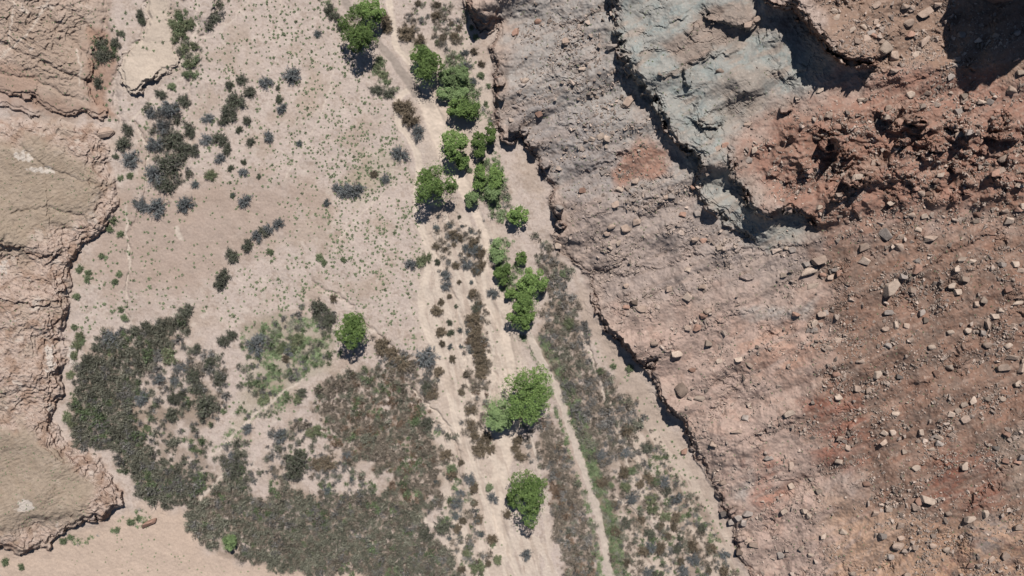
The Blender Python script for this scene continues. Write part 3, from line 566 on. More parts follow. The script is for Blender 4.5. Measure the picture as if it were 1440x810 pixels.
TREES = [(519,12,17,19,'tall bright green tree at the top, crown over the grey road'),(505,45,23,24,'big bright green tree overhanging the grey road, just below another'),
 (590,76,12,13,'small upper crown of the dark green pair beside the track junction'),(599,97,17,22,'larger lower tree of the dark green pair beside the track junction'),
 (647,150,15,13,'dark green tree at the lower end of the sage-green grove'),(661,152,13,15,'rightmost dark green tree of the grove below the tracks'),
 (637,203,17,21,'spreading green tree standing alone in the wash, above the round one'),(649,226,10,11,'small green crown at the lower right of the wash tree'),
 (613,258,25,25,'perfectly round bright green tree between the tracks at centre top'),(673,203,9,16,'slim mid green tree right of the wash tree'),(690,188,7,13,'narrow green tree against the red bank'),
 (675,250,8,17,'tall narrow green tree, leftmost of the trio right of the round tree'),(697,247,11,14,'wide light green tree, rightmost of the trio right of the round tree'),
 (729,303,12,13,'small round light green tree at the bank, on its own'),(733,363,7,9,'smallest green tree, just above the dark pair by the bank'),(747,397,18,18,'dark green tree by the bank, upper crown of a close pair'),(739,428,16,17,'dark green tree by the bank, middle crown of its clump'),(733,449,14,14,'lowest green tree of the clump where the straight track starts'),
 (708,386,11,12,'green tree left of the dark bank pair, middle of three small ones'),(718,412,8,8,'small green tree touching the wash bed left of the bank pair'),
 (495,464,20,22,'lone round green tree at the edge of the scrub on the plain'),(741,557,31,31,'largest round green tree, beside the straight dirt track'),(743,698,22,31,'tall oval green tree near the bottom, left of the straight track'),(720,703,7,9,'small green crown tucked against the bottom tree')]
PALES = [(647,108,14,14,'pale sage-green tree at the top of the grove'),(627,107,10,10,'pale green tree on the left side of the grove'),(623,131,9,9,'small yellow-green tree at the lower left of the grove'),(643,131,12,11,'pale green tree in the middle of the grove'),
 (692,271,10,11,'pale green tree, lowest of the group right of the round tree'),(664,279,9,10,'small pale tree below left of the narrow trio tree'),(699,353,11,13,'pale yellow-green tree on the right side of the wash'),(700,581,19,22,'pale feathery tree touching the left of the biggest tree'),(322,763,9,10,'pale green bush-like tree at the lower rim of the bottom thicket')]
for i, (x, y, a, b, lb) in enumerate(TREES): make_tree(x, y, a, b, lb, False, .8 if a < 12 else 1, i)
for i, (x, y, a, b, lb) in enumerate(PALES): make_tree(x, y, a, b, lb, True, .75, 50 + i, 'pale trees along the wash')

# ---------------------------------------------------------------- shrubs
def shrub_shapes(kind, s):
    """unit shrub, radius 1: woody branches and leaves"""
    r = np.random.default_rng(300 + s); n = 64; an = r.uniform(0, 2 * math.pi, n); el = np.arcsin(r.uniform(.12, .98, n))
    lob = 1 + .13 * np.sin(an * 2 + s) + .10 * np.sin(an * 5 + 2 * s)
    D = np.stack([np.cos(an) * np.cos(el) * lob, np.sin(an) * np.cos(el) * lob, np.sin(el) * .95], 1) * r.uniform(.7, 1.05, n)[:, None]
    A = np.zeros((n, 3)); A[:, :2] = D[:, :2] * .08
    br = [spikes(A, D, .02, r)]; tw = []
    for t in (.35, .55, .75, .95):
        S = A + (D - A) * t; m = 3
        S2 = np.repeat(S, m, 0); E = S2 + unit_dirs(len(S2), r) * [1, 1, .7] * .24 + np.repeat(D, m, 0) * .12; E[:, 2] = np.maximum(E[:, 2], .03)
        tw.append(spikes(S2, E, .018, r))
    T = np.concatenate([A + (D - A) * t + unit_dirs(n, r) * .13 for t in (.3, .45, .6, .7, .8, .9, 1.0)]); T[:, 2] = np.maximum(T[:, 2], .05)
    lv = [cards(T, r.uniform(.08, .17, len(T)), r, .6, .2)]
    if kind in ('dark', 'brown', 'green'):
        T2 = np.concatenate([A + (D - A) * t + unit_dirs(n, r) * .18 for t in (.4, .55, .68, .8, .92)]); T2[:, 2] = np.maximum(T2[:, 2], .05); lv.append(cards(T2, r.uniform(.09, .18, len(T2)), r, .6, .3))
    return join(br + tw), join(lv)
PROTO = {}
def shrub(x, y, rad, kind, sq=1.0, cat='shrub'):
    big = rad >= 7; var = random.randrange(4); key = (kind, var, big); k = mscale(x, y)[0]; p = at(x, y)[0]
    if key not in PROTO:
        wood, leaf = shrub_shapes(kind, var + 10 * len(kind))
        if big:
            o = bpy.data.objects.new('desert_shrub', None); COL.objects.link(o)
            link('foliage', new_mesh('foliage', *leaf, M_SHRUB[kind]), o); link('branches', new_mesh('branches', *wood, M_TWIG[kind]), o)
        else: o = link('desert_shrub', new_mesh('desert_shrub', *join([leaf, wood]), M_SHRUB[kind]))
        PROTO[key] = o
    else:
        src = PROTO[key]; o = src.copy(); COL.objects.link(o)
        for ch in src.children: c = ch.copy(); COL.objects.link(c); c.parent = o
    o.location = (p[0], p[1], p[2] - .05); s = rad * k * 1.08; o.scale = (s * random.uniform(.92, 1.1), s * random.uniform(.92, 1.1) * sq, s * random.uniform(.8, 1.05)); o.rotation_euler = (0, 0, 0 if sq != 1 else random.uniform(0, 6.28))
    o['category'] = cat
    colour = {'grey': 'blue-grey', 'dark': 'dark olive', 'brown': 'brown', 'green': 'sage green'}[kind]
    remember(o, (x, y), ('large ' if rad >= 12 else 'small ' if rad < 7 else '') + colour + ' shrub', 'desert shrubs on the valley floor')
SH = {'grey': [(213,160,9),(240,153,14),(230,180,10),(220,203,12),(220,247,16),(293,167,9),(290,197,10),(343,243,7),(275,260,6),(375,117,10),(412,107,13),(397,153,8),(378,193,8),(421,202,5),(447,48,6),(588,187,11),(563,217,12),(542,252,8),(485,268,12),(500,268,12),(475,265,8),(222,293,15),(198,287,11),(262,288,12),(345,283,10),(362,333,10),(378,322,8),(392,315,9),(158,475,13),(258,517,8),(225,533,9),(247,535,8),(200,560,11),(348,603,8),(395,613,11),(328,640,7),(600,503,16),(627,388,9),(628,402,8),(657,372,8),(693,413,8),(660,673,9),(693,700,8),(642,707,9),(360,488,13),(408,492,9),(460,690,6),(488,640,8),(310,223,8),(657,350,7),(670,352,9),(655,95,9),(185,225,13),(578,372,9),(365,478,10),(647,693,7),(740,780,8),(205,293,9),(640,725,6),(328,275,4),(460,285,6),(495,673,4)],
 'dark': [(143,66,9),(147,80,10),(138,78,8),(163,60,7),(197,20,7),(200,30,6),(227,133,8),(260,142,10),(247,197,14),(268,187,9),(273,213,8),(257,213,13),(240,233,18),(233,260,14),(310,197,11),(320,210,8),(333,143,13),(323,160,12),(340,113,8),(323,120,7),(352,130,9),(348,170,7),(353,200,7),(337,183,6),(315,170,9),(180,183,9),(175,203,11),(303,27,8),(296,38,7),(393,140,6),(325,237,5),(343,228,5),(327,360,10),(316,388,11),(310,397,11),(348,345,9),(372,326,8),(262,437,11),(190,465,8),(207,460,9),(123,510,11),(137,487,8),(277,490,7),(295,510,9),(315,480,9),(325,472,9),(273,527,12),(310,532,10),(290,570,16),(242,583,10),(335,655,14),(330,668,8),(417,645,17),(416,662,15),(463,450,11),(450,433,13),(447,445,8),(600,597,12),(623,740,13),(600,750,12),(530,127,9),(547,132,9),(463,13,8),(470,24,8),(478,38,6),(670,433,8),(425,552,8),(600,545,9),(245,560,9),(255,555,8),(172,48,5),(140,117,8),(273,107,5),(364,248,4),(391,124,4),(163,220,5),(280,545,10)],
 'brown': [(570,153,13),(578,168,13),(562,150,10),(573,47,13),(543,28,9),(545,40,8),(590,57,10),(613,23,7),(640,52,7),(615,7,6),(652,100,8),(540,487,14),(563,510,15),(552,497,10),(637,330,8),(667,343,9),(675,355,9),(677,373,8),(670,380,7),(615,437,9),(620,467,8),(665,413,8),(666,450,11),(668,465,11),(671,480,11),(674,495,11),(677,510,11),(678,524,10),(662,577,8),(662,598,8),(668,612,7),(683,617,10),(675,632,11),(690,630,8),(666,684,8),(627,640,9),(673,730,7),(692,758,8),(643,743,7),(463,650,13),(447,652,10),(403,505,7),(607,553,10),(617,523,8),(713,722,7),(470,420,6),(526,245,6),(733,583,8),(728,620,8),(732,640,9),(725,630,7),(636,668,8),(622,483,5),(640,52,6),(588,5,5),(623,53,6)],
 'green': [(253,43,11),(267,33,9),(260,70,8),(267,90,8),(250,20,7),(243,33,7),(272,65,7),(246,55,7),(262,105,6),(242,122,6),(297,247,9),(183,248,5),(170,250,5),(327,275,4),(592,368,9),(600,362,8),(420,477,10),(410,490,9),(240,500,13),(637,658,6),(688,685,6),(672,798,11),(658,777,8),(700,787,8),(495,268,5),(418,560,8),(372,560,9),(315,578,5),(448,605,9),(437,608,8),(170,330,6),(143,360,5),(124,393,6),(168,385,5),(112,378,6),(125,383,5),(162,396,5),(108,417,6),(170,435,5),(176,447,6),(105,460,5),(113,473,7),(108,486,8),(115,480,6),(105,500,7),(100,527,7),(95,585,8),(103,595,7),(380,355,6),(530,95,7),(540,105,7),(545,115,6),(535,85,6),(160,310,7),(155,322,6),(395,490,8),(205,737,5),(185,733,6),(195,728,5),(165,745,5),(90,760,6),(100,755,5),(30,797,5),(8,790,6),(660,240,5),(845,522,6),(885,518,6),(862,515,5),(680,230,6),(800,455,9),(792,385,6),(450,362,6),(456,370,5),(484,365,5),(640,262,5),(218,568,5),(208,602,5)]}
for kd, lst in SH.items():
    for (x, y, rad) in lst: shrub(x, y, rad, kd)
# open scrub on the right bank: shrubs that stand apart from one another
def pick(P, n, gap, keep=lambda x, y: True, tries=9000, s=1):
    r = np.random.default_rng(s); P = np.array(P, float); lo, hi = P.min(0), P.max(0); c = r.uniform(lo, hi, (tries, 2)); c = c[inside([tuple(p) for p in P], c[:, 0], c[:, 1])]; out = []
    for q in c:
        if len(out) >= n: break
        if keep(*q) and all((q[0] - o[0]) ** 2 + (q[1] - o[1]) ** 2 > gap * gap for o in out): out.append(q)
    return out
OPEN = [(870,590),(905,610),(935,650),(960,690),(1000,745),(1030,800),(1040,815),(880,815),(862,740),(845,690),(835,640)]
for x, y in pick(OPEN, 46, 11, s=5): shrub(x, y, random.uniform(5, 10), random.choice(['brown', 'grey', 'dark', 'brown', 'green']))
for x, y in pick([(600,30),(660,20),(690,110),(700,180),(670,130),(620,80)], 14, 12, s=6): shrub(x, y, random.uniform(3.5, 6), random.choice(['brown', 'grey', 'green']))
for x, y in pick([(612,300),(690,310),(660,560),(640,560),(615,420)], 34, 12, lambda x, y: val(TRACK, x, y) < .1, s=8): shrub(x, y, random.uniform(3, 6), random.choice(['brown', 'grey', 'dark']))
for x, y in pick([(600,690),(640,640),(690,690),(700,800),(620,805)], 18, 14, lambda x, y: val(TRACK, x, y) < .1, s=9): shrub(x, y, random.uniform(3, 6.5), random.choice(['brown', 'grey', 'green']))

# ---------------------------------------------------------------- thickets: nobody could count their bushes
CL = []
for s in range(6):
    r = np.random.default_rng(40 + s); n = 36; an = r.uniform(0, 2 * math.pi, n); el = np.arcsin(r.uniform(.2, 1, n))
    D = np.stack([np.cos(an) * np.cos(el), np.sin(an) * np.cos(el), np.sin(el) * 1.1], 1) * r.uniform(.7, 1.1, n)[:, None]
    T = np.concatenate([D * t + unit_dirs(n, r) * .18 for t in (.5, .68, .84, .98)]); T[:, 2] = np.maximum(T[:, 2], .05)
    CL.append(join([spikes(D * .1, D, .035, r), cards(T, r.uniform(.14, .3, len(T)), r, .5, .15)]))
TINTS = {'olive': (.165, .160, .120), 'brown': (.190, .158, .124), 'grey': (.168, .158, .144), 'green': (.130, .165, .085), 'rust': (.185, .128, .090)}
def thicket(name, P, mix, spacing, size, label, cat='thicket', gaps=-.9, seed=0, height=1.0, tint_scale=1.0, edge=9, thin=None):
    r = np.random.default_rng(70 + seed); P = np.array(P, float); lo, hi = P.min(0) - 4, P.max(0) + 4
    gx, gy = np.meshgrid(np.arange(lo[0], hi[0], spacing), np.arange(lo[1], hi[1], spacing)); c = np.stack([gx.ravel(), gy.ravel()], 1) + r.uniform(-.55, .55, (gx.size, 2)) * spacing
    x, y = c[:, 0], c[:, 1]; sd = poly_sd([tuple(p) for p in P], x, y) + edge * fbm(x / 26, y / 26, 3, seed) + 3 * noise(x / 6, y / 6, seed)
    c = c[(sd > (-5 if edge > 3 else -2)) & (val(ALLT, x, y) < .35) & ((r.random(len(sd)) < .34) | ~inside(thin, x, y) if thin else sd > -99) & (r.random(len(sd)) < (sstep(-6, 9, sd) * 1.1 if edge > 3 else sstep(-4, 1, sd))) & (fbm(x / 20, y / 20, 3, seed + 3) + .3 * np.minimum(sd, 12) / 12 > gaps)]; x, y = c[:, 0], c[:, 1]
    pos = at(x, y); k = mscale(x, y); names = list(mix); w = np.array([mix[m] for m in names]); fld = fbm(x / 35, y / 35, 3, seed + 9)
    order = np.argsort(np.argsort(fld + r.normal(0, .35, len(x)))) / max(1, len(x)); which = np.searchsorted(np.cumsum(w / w.sum()), order, side='right').clip(0, len(names) - 1)
    parts, cols = [], []
    for i in range(len(c)):
        v, f = CL[r.integers(6)]; a = r.uniform(0, 6.28); s = size * k[i] * (r.uniform(.55, 1.2) if r.random() < .8 else r.uniform(1.2, 1.75)); ca, sa = math.cos(a) * s, math.sin(a) * s
        q = np.stack([v[:, 0] * ca - v[:, 1] * sa, v[:, 0] * sa + v[:, 1] * ca, v[:, 2] * s * height * r.uniform(.8, 1.4)], 1) + pos[i] - [0, 0, .1]
        parts.append((q, f)); t = np.array(TINTS[names[which[i]]]) * r.uniform(.7, 1.35) * tint_scale; cols.append(np.tile(t, (len(v), 1)))
    v, f = join(parts)
    o = link(name, new_mesh(name, v, f, M_MASS, np.concatenate(cols)), kind='stuff'); o['label'] = label; o['category'] = cat
    return o
thicket('scrub_thicket', LIT_A, {'olive': 5, 'grey': 1.5, 'green': 1}, 4.7, 5.2, 'dark olive-grey thicket curving along the foot of the left rock shelf', gaps=-.8, seed=1, height=1.15, tint_scale=.85, thin=[(203,520),(235,488),(330,480),(335,560),(315,605),(300,655),(262,660),(226,648),(205,628),(190,600),(183,565)])
B_UP = [p for p in LIT_B if p[1] < 700 and p[0] > 425]; B_UP = [(455,600),(440,580),(432,560),(452,540),(478,525),(512,513),(548,520),(572,530),(590,552),(602,572),(607,592),(600,612),(620,630),(632,652),(628,680),(617,700),(560,705),(540,690),(543,678),(520,658),(492,645),(470,628)]
B_LOW = [(290,690),(312,668),(335,672),(352,690),(372,700),(400,688),(430,692),(455,700),(470,688),(492,698),(525,688),(540,692),(560,706),(617,702),(600,716),(590,732),(600,748),(622,768),(638,785),(650,808),(660,860),(500,860),(505,806),(400,806),(380,801),(350,791),(337,780),(330,758),(318,750),(310,764),(300,784),(285,762),(270,742),(267,718)]
thicket('scrub_thicket', B_UP, {'brown': 4, 'olive': 3, 'rust': 1.5, 'green': 1}, 5.0, 4.6, 'brown and rusty thicket below the lone round tree', gaps=-.45, seed=2)
thicket('scrub_thicket', B_LOW, {'olive': 5, 'brown': 2, 'grey': 1, 'green': .6}, 4.4, 4.9, 'broad dark olive thicket filling the bottom left centre', gaps=-.95, seed=3, height=1.1, tint_scale=.98)
C_UP = [p for p in LIT_C if p[1] <= 610 and p[0] > 740]; C_UP = [(745,335),(765,338),(785,355),(797,375),(800,400),(815,430),(820,455),(825,490),(836,510),(852,530),(872,540),(892,570),(907,600),(880,640),(850,660),(828,640),(804,590),(789,545),(771,505),(762,475),(765,450),(769,420),(764,390),(757,360)]
thicket('scrub_thicket', C_UP, {'grey': 3, 'brown': 3, 'olive': 2}, 5.4, 4.8, 'grey-brown streamside thicket right of the straight track', gaps=-.75, seed=4, height=.9)
C_DN = [(850,660),(880,640),(907,600),(932,620),(942,650),(962,680),(987,705),(1007,740),(1022,770),(1045,830),(872,830),(862,760),(846,700),(832,655)]
thicket('low_scrub', C_DN, {'brown': 3, 'olive': 2, 'grey': 2, 'green': 1.5}, 6.2, 4.2, 'patchy brown scrub with sandy gaps at the lower right bank', gaps=-.12, seed=5, height=.8)
thicket('scrub_thicket', LIT_D, {'brown': 4, 'grey': 2, 'olive': 1, 'rust': 1}, 4.5, 4.6, 'narrow brown thicket between the bottom tree and the straight track', gaps=-.8, seed=6, height=.85)
thicket('green_herbs', [(734,470),(741,472),(758,508),(776,548),(793,607),(808,655),(824,700),(838,755),(848,812),(840,812),(835,755),(822,705),(806,655),(792,610),(776,560),(758,515)], {'green': 3, 'olive': 1}, 3.0, 3.2, 'green verge along the left side of the straight track', 'herbs', -.35, 7, .5, 1.15, 2)
thicket('green_herbs', [(756,470),(772,505),(787,535),(800,580),(815,620),(835,680),(852,735),(866,812),(880,812),(868,745),(850,680),(832,620),(812,560),(790,515),(770,480)], {'green': 4, 'olive': 1}, 3.0, 3.6, 'green verge along the right side of the straight track', 'herbs', -.5, 8, .55, 1.15, 2)
thicket('green_herbs', [(342,470),(375,445),(440,445),(470,480),(450,520),(415,540),(392,575),(362,570),(372,520)], {'green': 5, 'olive': 1}, 3.6, 3.6, 'green herb patch left of the lone tree', 'herbs', .16, 9, .55, 1.45)
thicket('green_herbs', [(296,640),(300,632),(330,600),(360,575),(372,570),(368,580),(336,612),(305,640)], {'green': 4, 'olive': 1}, 3.2, 2.4, 'green herbs lining the pale footpath between the thickets', 'herbs', -.1, 10, .5, 1.3, 2)
thicket('green_herbs', [(520,78),(535,82),(553,105),(560,125),(550,135),(535,115)], {'green': 3, 'olive': 2}, 3.4, 2.8, 'green roadside growth below the grey road at the top', 'herbs', -.3, 11, .6, 1.1)
thicket('green_herbs', [(447,-5),(462,0),(478,20),(500,50),(495,55),(470,28)], {'green': 3, 'olive': 2}, 3.6, 3, 'green roadside growth left of the grey road at the top edge', 'herbs', -.3, 12, .6)
thicket('green_herbs', [(640,85),(665,90),(690,150),(690,200),(705,240),(715,290),(700,300),(690,230),(670,170),(640,130)], {'green': 3, 'olive': 2, 'grey': 1}, 4.4, 3, 'sparse sage growth among the pale grove trees', 'herbs', .1, 13, .6, 1.2)
thicket('green_herbs', [(95,758),(130,745),(165,735),(200,722),(215,720),(205,740),(165,752),(130,758),(95,772)], {'green': 3, 'grey': 1}, 4.5, 2.8, 'sage growth along the foot of the shadowed left shelf', 'herbs', -.1, 14, .6, 1.25)

thicket('scrub_thicket', [(523,478),(545,480),(562,492),(585,500),(600,488),(617,505),(622,545),(612,568),(598,560),(580,535),(548,515),(530,500)], {'brown': 3, 'grey': 3, 'olive': 1}, 5.4, 4.8, 'grey-brown scrub along the gully right of the lone tree', gaps=-.15, seed=15)
thicket('low_scrub', [(300,650),(318,628),(345,620),(362,650),(372,690),(350,690),(330,675),(312,672)], {'olive': 3, 'grey': 3, 'green': 1}, 5.2, 5, 'dark scrub beside the pale footpath, between the two dark thickets', gaps=-.2, seed=23, tint_scale=.85)
thicket('low_scrub', [(365,640),(390,600),(430,580),(470,630),(520,665),(540,690),(430,690),(380,690)], {'olive': 2, 'grey': 3, 'brown': 2, 'green': 2}, 6, 4.6, 'loose mixed brush on the sand pocket above the broad thicket', gaps=.1, seed=24)
thicket('low_scrub', [(200,530),(215,500),(260,480),(320,480),(330,540),(310,600),(290,550),(240,550),(212,590)], {'olive': 2, 'grey': 3, 'brown': 2}, 6.2, 4.6, 'loose grey brush inside the bend of the left dark thicket', gaps=.12, seed=25)
thicket('low_scrub', [(330,480),(360,460),(440,425),(480,430),(480,500),(440,530),(380,590),(340,600)], {'green': 3, 'olive': 2, 'grey': 2}, 6.4, 4.4, 'loose green and grey brush around the green herb patch', gaps=.16, seed=26)
thicket('grove_undergrowth', [(620,80),(655,85),(675,120),(672,165),(640,150),(618,125)], {'green': 5, 'olive': 1}, 4.4, 4.2, 'light green undergrowth linking the crowns of the upper grove', gaps=-.3, seed=27, tint_scale=1.5)
thicket('grove_undergrowth', [(662,225),(705,225),(718,285),(712,310),(690,300),(668,290)], {'green': 5, 'olive': 1}, 4.6, 4.0, 'light green undergrowth around the trio right of the round tree', gaps=-.05, seed=28, tint_scale=1.5)
thicket('grove_undergrowth', [(690,340),(720,340),(735,385),(728,425),(705,420),(692,380)], {'green': 5, 'olive': 1}, 4.6, 4.0, 'light green undergrowth left of the dark bank trees', gaps=-.05, seed=29, tint_scale=1.5)
thicket('low_scrub', [(600,572),(622,580),(640,620),(650,660),(672,720),(690,790),(690,830),(655,830),(645,790),(622,765),(605,745),(612,715),(632,690),(634,650),(620,625),(604,608)], {'brown': 2, 'grey': 3, 'olive': 2, 'green': 1}, 6, 4.4, 'patchy scrub between the bottom thicket and the long left track', gaps=.12, seed=16, height=.8)
thicket('low_scrub', [(657,400),(680,400),(690,470),(692,540),(684,600),(692,640),(668,645),(655,590),(650,520),(655,460)], {'brown': 5, 'grey': 2, 'rust': 1}, 5.6, 4.4, 'brown scrub strip between the two sandy tracks', gaps=.05, seed=17, height=.8)
thicket('low_scrub', [(722,590),(745,590),(756,640),(764,700),(752,690),(742,650),(728,630)], {'grey': 3, 'brown': 3, 'green': 1}, 5.6, 4.2, 'thin scrub between the biggest and the bottom oval tree', gaps=.0, seed=18, height=.8)
thicket('low_scrub', [(612,300),(640,310),(690,300),(695,350),(680,390),(655,380),(625,400),(608,350)], {'grey': 3, 'brown': 4}, 6, 4.2, 'sparse scrub on the sand below the round wash tree', gaps=.2, seed=19, height=.8)
thicket('low_scrub', [(560,20),(600,0),(650,0),(660,60),(650,100),(625,80),(590,60)], {'grey': 2, 'brown': 4, 'olive': 1}, 6, 4.2, 'sparse brown scrub right of the upper tracks', gaps=.12, seed=20, height=.8)
thicket('low_scrub', [(205,150),(240,140),(262,180),(280,210),(262,250),(240,270),(215,265),(222,225),(210,185)], {'grey': 3, 'olive': 3}, 5.6, 5, 'dark brush filling the clump of the upper plain', gaps=.1, seed=21, height=1, tint_scale=.75)
thicket('low_scrub', [(238,-5),(258,-5),(275,40),(282,100),(266,112),(252,80),(240,40)], {'green': 4, 'olive': 3}, 6, 4.4, 'green brush chain running down from the top edge right of the sandy tongue', gaps=.0, seed=30, height=.9)
thicket('low_scrub', [(318,-5),(312,18),(298,42),(284,48),(288,30),(302,8),(306,-5)], {'olive': 4, 'grey': 1}, 5, 4.4, 'dark brush in the narrow gully at the top left', gaps=-.3, seed=31, height=1, tint_scale=.7)
thicket('low_scrub', [(127,55),(165,45),(175,60),(160,85),(135,95)], {'olive': 3, 'green': 2}, 5, 4.2, 'dark green brush in the red gully at upper left', gaps=-.1, seed=22, height=1, tint_scale=.75)

# ---------------------------------------------------------------- sage tufts on the plain
r = np.random.default_rng(11)
PLAIN = [(270,0),(480,0),(500,70),(540,140),(575,215),(590,300),(598,350),(585,420),(600,480),(560,505),(520,460),(440,420),(340,470),(270,430),(190,440),(110,480),(108,400),(160,320),(180,270),(200,150),(270,110)]
c = r.uniform((100, 0), (610, 500), (30000, 2)); x, y = c[:, 0], c[:, 1]
dens = .14 + .34 * np.exp(-(((x - 530) / 75) ** 2 + ((y - 290) / 110) ** 2)) + .22 * np.exp(-(((x - 400) / 45) ** 2 + ((y - 410) / 50) ** 2)) + .2 * np.exp(-(((x - 480) / 70) ** 2 + ((y - 200) / 60) ** 2)) + .13 * np.exp(-(((x - 420) / 90) ** 2 + ((y - 60) / 70) ** 2))
dens *= .35 + 1.1 * sstep(-.4, .5, fbm(x / 30, y / 30, 3, 161)); dens *= 1 - .75 * np.exp(-(((x - 290) / 110) ** 2 + ((y - 330) / 60) ** 2))
m = inside(PLAIN, x, y) & (r.random(len(x)) < dens * .85); tuft = c[m]; rad = 1.3 + 1.3 * r.random(len(tuft)) ** 2.2 + .9 * (r.random(len(tuft)) < .12)
def scat(P, n, lo, hi, s):
    q = np.array(pick(P, n, 4, lambda x, y: val(TRACK, x, y) < .1 and val(ROAD, x, y) < .1, 2500, s)); return q, np.random.default_rng(s).uniform(lo, hi, len(q))
extra = [scat([(0,600),(130,690),(120,730),(0,760)], 70, .8, 1.6, 21), scat([(0,0),(170,0),(130,160),(0,130)], 140, .7, 1.9, 22), scat([(125,30),(200,0),(215,30),(172,110),(195,170),(150,175),(130,120)], 60, 1.5, 3.4, 35), scat([(0,190),(150,210),(100,400),(90,560),(0,560)], 90, .7, 1.7, 23), scat([(600,420),(740,470),(725,810),(660,810)], 110, 1, 2.2, 24),
         scat([(190,0),(300,0),(330,110),(240,170),(170,260),(160,330),(105,480),(180,440),(260,420)], 130, 1.2, 3, 25), scat([(80,800),(180,740),(300,790),(500,805),(100,808)], 60, .8, 1.8, 26), scat([(820,450),(930,580),(1040,780),(1000,760),(900,600),(820,500)], 90, 1.2, 2.8, 27), scat([(350,430),(440,420),(600,520),(640,640),(560,520),(480,560),(330,640),(300,600)], 120, 1.2, 2.8, 28),
         scat([(560,0),(660,0),(690,100),(640,80),(600,40)], 60, 1.2, 2.6, 29), scat([(720,0),(860,0),(930,200),(980,260),(900,380),(800,330)], 300, .8, 1.7, 30), scat([(860,400),(1080,340),(1430,260),(1430,800),(1070,800)], 520, .8, 1.7, 31), scat([(870,0),(1100,40),(1120,110),(1030,190),(980,230),(920,140)], 110, .8, 1.6, 32), scat([(0,200),(140,220),(120,310),(0,345)], 70, .8, 1.5, 33), scat([(0,600),(90,650),(130,700),(0,760)], 60, .8, 1.5, 34)]
tuft = np.concatenate([tuft] + [e[0] for e in extra]); rad = np.concatenate([rad] + [e[1] for e in extra]); order = np.argsort(-rad); tuft = tuft[order]; rad = rad[order]
TU = []
for s in range(4):
    q = np.random.default_rng(60 + s); n = 26; an = q.uniform(0, 6.28, n); el = np.arcsin(q.uniform(.1, 1, n)); D = np.stack([np.cos(an) * np.cos(el), np.sin(an) * np.cos(el), np.sin(el) * .8], 1) * q.uniform(.6, 1.05, n)[:, None]
    TU.append(join([spikes(D * .1, D, .09, q), cards(np.concatenate([D * .6, D * .95]), q.uniform(.3, .55, 2 * n), q, .6, .2)]))
M_TUFT = leaf_mat('sage tuft leaves', (.12, .15, .08), (.28, .31, .19), .2, .3)
tproto = [None] * 4
for i in range(min(300, len(tuft))):
    x, y = tuft[i]; p = at(x, y)[0]; v = i % 4
    if tproto[v] is None: o = tproto[v] = link('sage_tuft', new_mesh('sage_tuft', *TU[v], M_TUFT))
    else: o = tproto[v].copy(); COL.objects.link(o)
    s = rad[i] * mscale(x, y)[0]; o.location = (p[0], p[1], p[2] - .03); o.scale = (s, s, s); o.rotation_euler = (0, 0, random.uniform(0, 6.28)); o['category'] = 'tuft'
    if x < 185 and y < 600 or y > 590 and x < 130: z, gp = 'little sage clump on or beside the left rock shelf', 'sage clumps by the left rock shelf'
    elif x > 820: z, gp = 'little sage clump on the ground right of the straight track', 'sage clumps right of the straight track'
    elif x > 600: z, gp = 'little sage clump on the sand between the tracks', 'sage clumps between the tracks'
    elif y > 430: z, gp = 'little sage clump among the thickets at lower left', 'sage clumps among the thickets'
    elif y > 250: z, gp = 'little sage clump on the lower half of the open plain', 'sage clumps on the lower plain'
    else: z, gp = 'little sage clump on the upper half of the open plain', 'sage clumps on the upper plain'
    o['label'] = z; o['group'] = gp
x, y = tuft[300:, 0], tuft[300:, 1]; pos = at(x, y); k = mscale(x, y); parts = []
for i in range(len(x)):
    v, f = TU[i % 4]; a = random.uniform(0, 6.28); s = rad[300 + i] * k[i]; ca, sa = math.cos(a) * s, math.sin(a) * s
    parts.append((np.stack([v[:, 0] * ca - v[:, 1] * sa, v[:, 0] * sa + v[:, 1] * ca, v[:, 2] * s], 1) + pos[i], f))
o = link('small_sagebrush', new_mesh('small_sagebrush', *join(parts), M_TUFT), kind='stuff', label='countless tiny sage tufts dotted over plain and slopes', category='sagebrush')

# ---------------------------------------------------------------- boulders and rubble
def hull(n, s, squash=.75, bevel=.0, box=.5):
    r = np.random.default_rng(500 + s); d = unit_dirs(n, r); p = d * (1 - box) + np.clip(d * 1.5, -.8, .8) * box; p = p * r.uniform(.85, 1.05, (n, 1)) * [1, r.uniform(.7, .95), squash]
    bm = bmesh.new(); [bm.verts.new(q) for q in p]; g = bmesh.ops.convex_hull(bm, input=bm.verts); bmesh.ops.delete(bm, geom=[e for e in set(g['geom_interior'] + g['geom_unused']) if isinstance(e, bmesh.types.BMVert)], context='VERTS')
    bmesh.ops.dissolve_limit(bm, angle_limit=math.radians(9), verts=bm.verts, edges=bm.edges)
    if bevel: bmesh.ops.bevel(bm, geom=list(bm.edges), offset=bevel, segments=2, affect='EDGES', clamp_overlap=True)
    bmesh.ops.triangulate(bm, faces=bm.faces); bm.verts.index_update(); v = np.array([q.co[:] for q in bm.verts]); f = np.array([[q.index for q in t.verts] for t in bm.faces]); bm.free(); return v, f
BIG = [hull(16, s, .72, .09) for s in range(8)]; SLAB = [hull(12, 20 + s, .38, .07) for s in range(3)]; PEB = [hull(9, 40 + s, .75) for s in range(8)]
bproto = {}
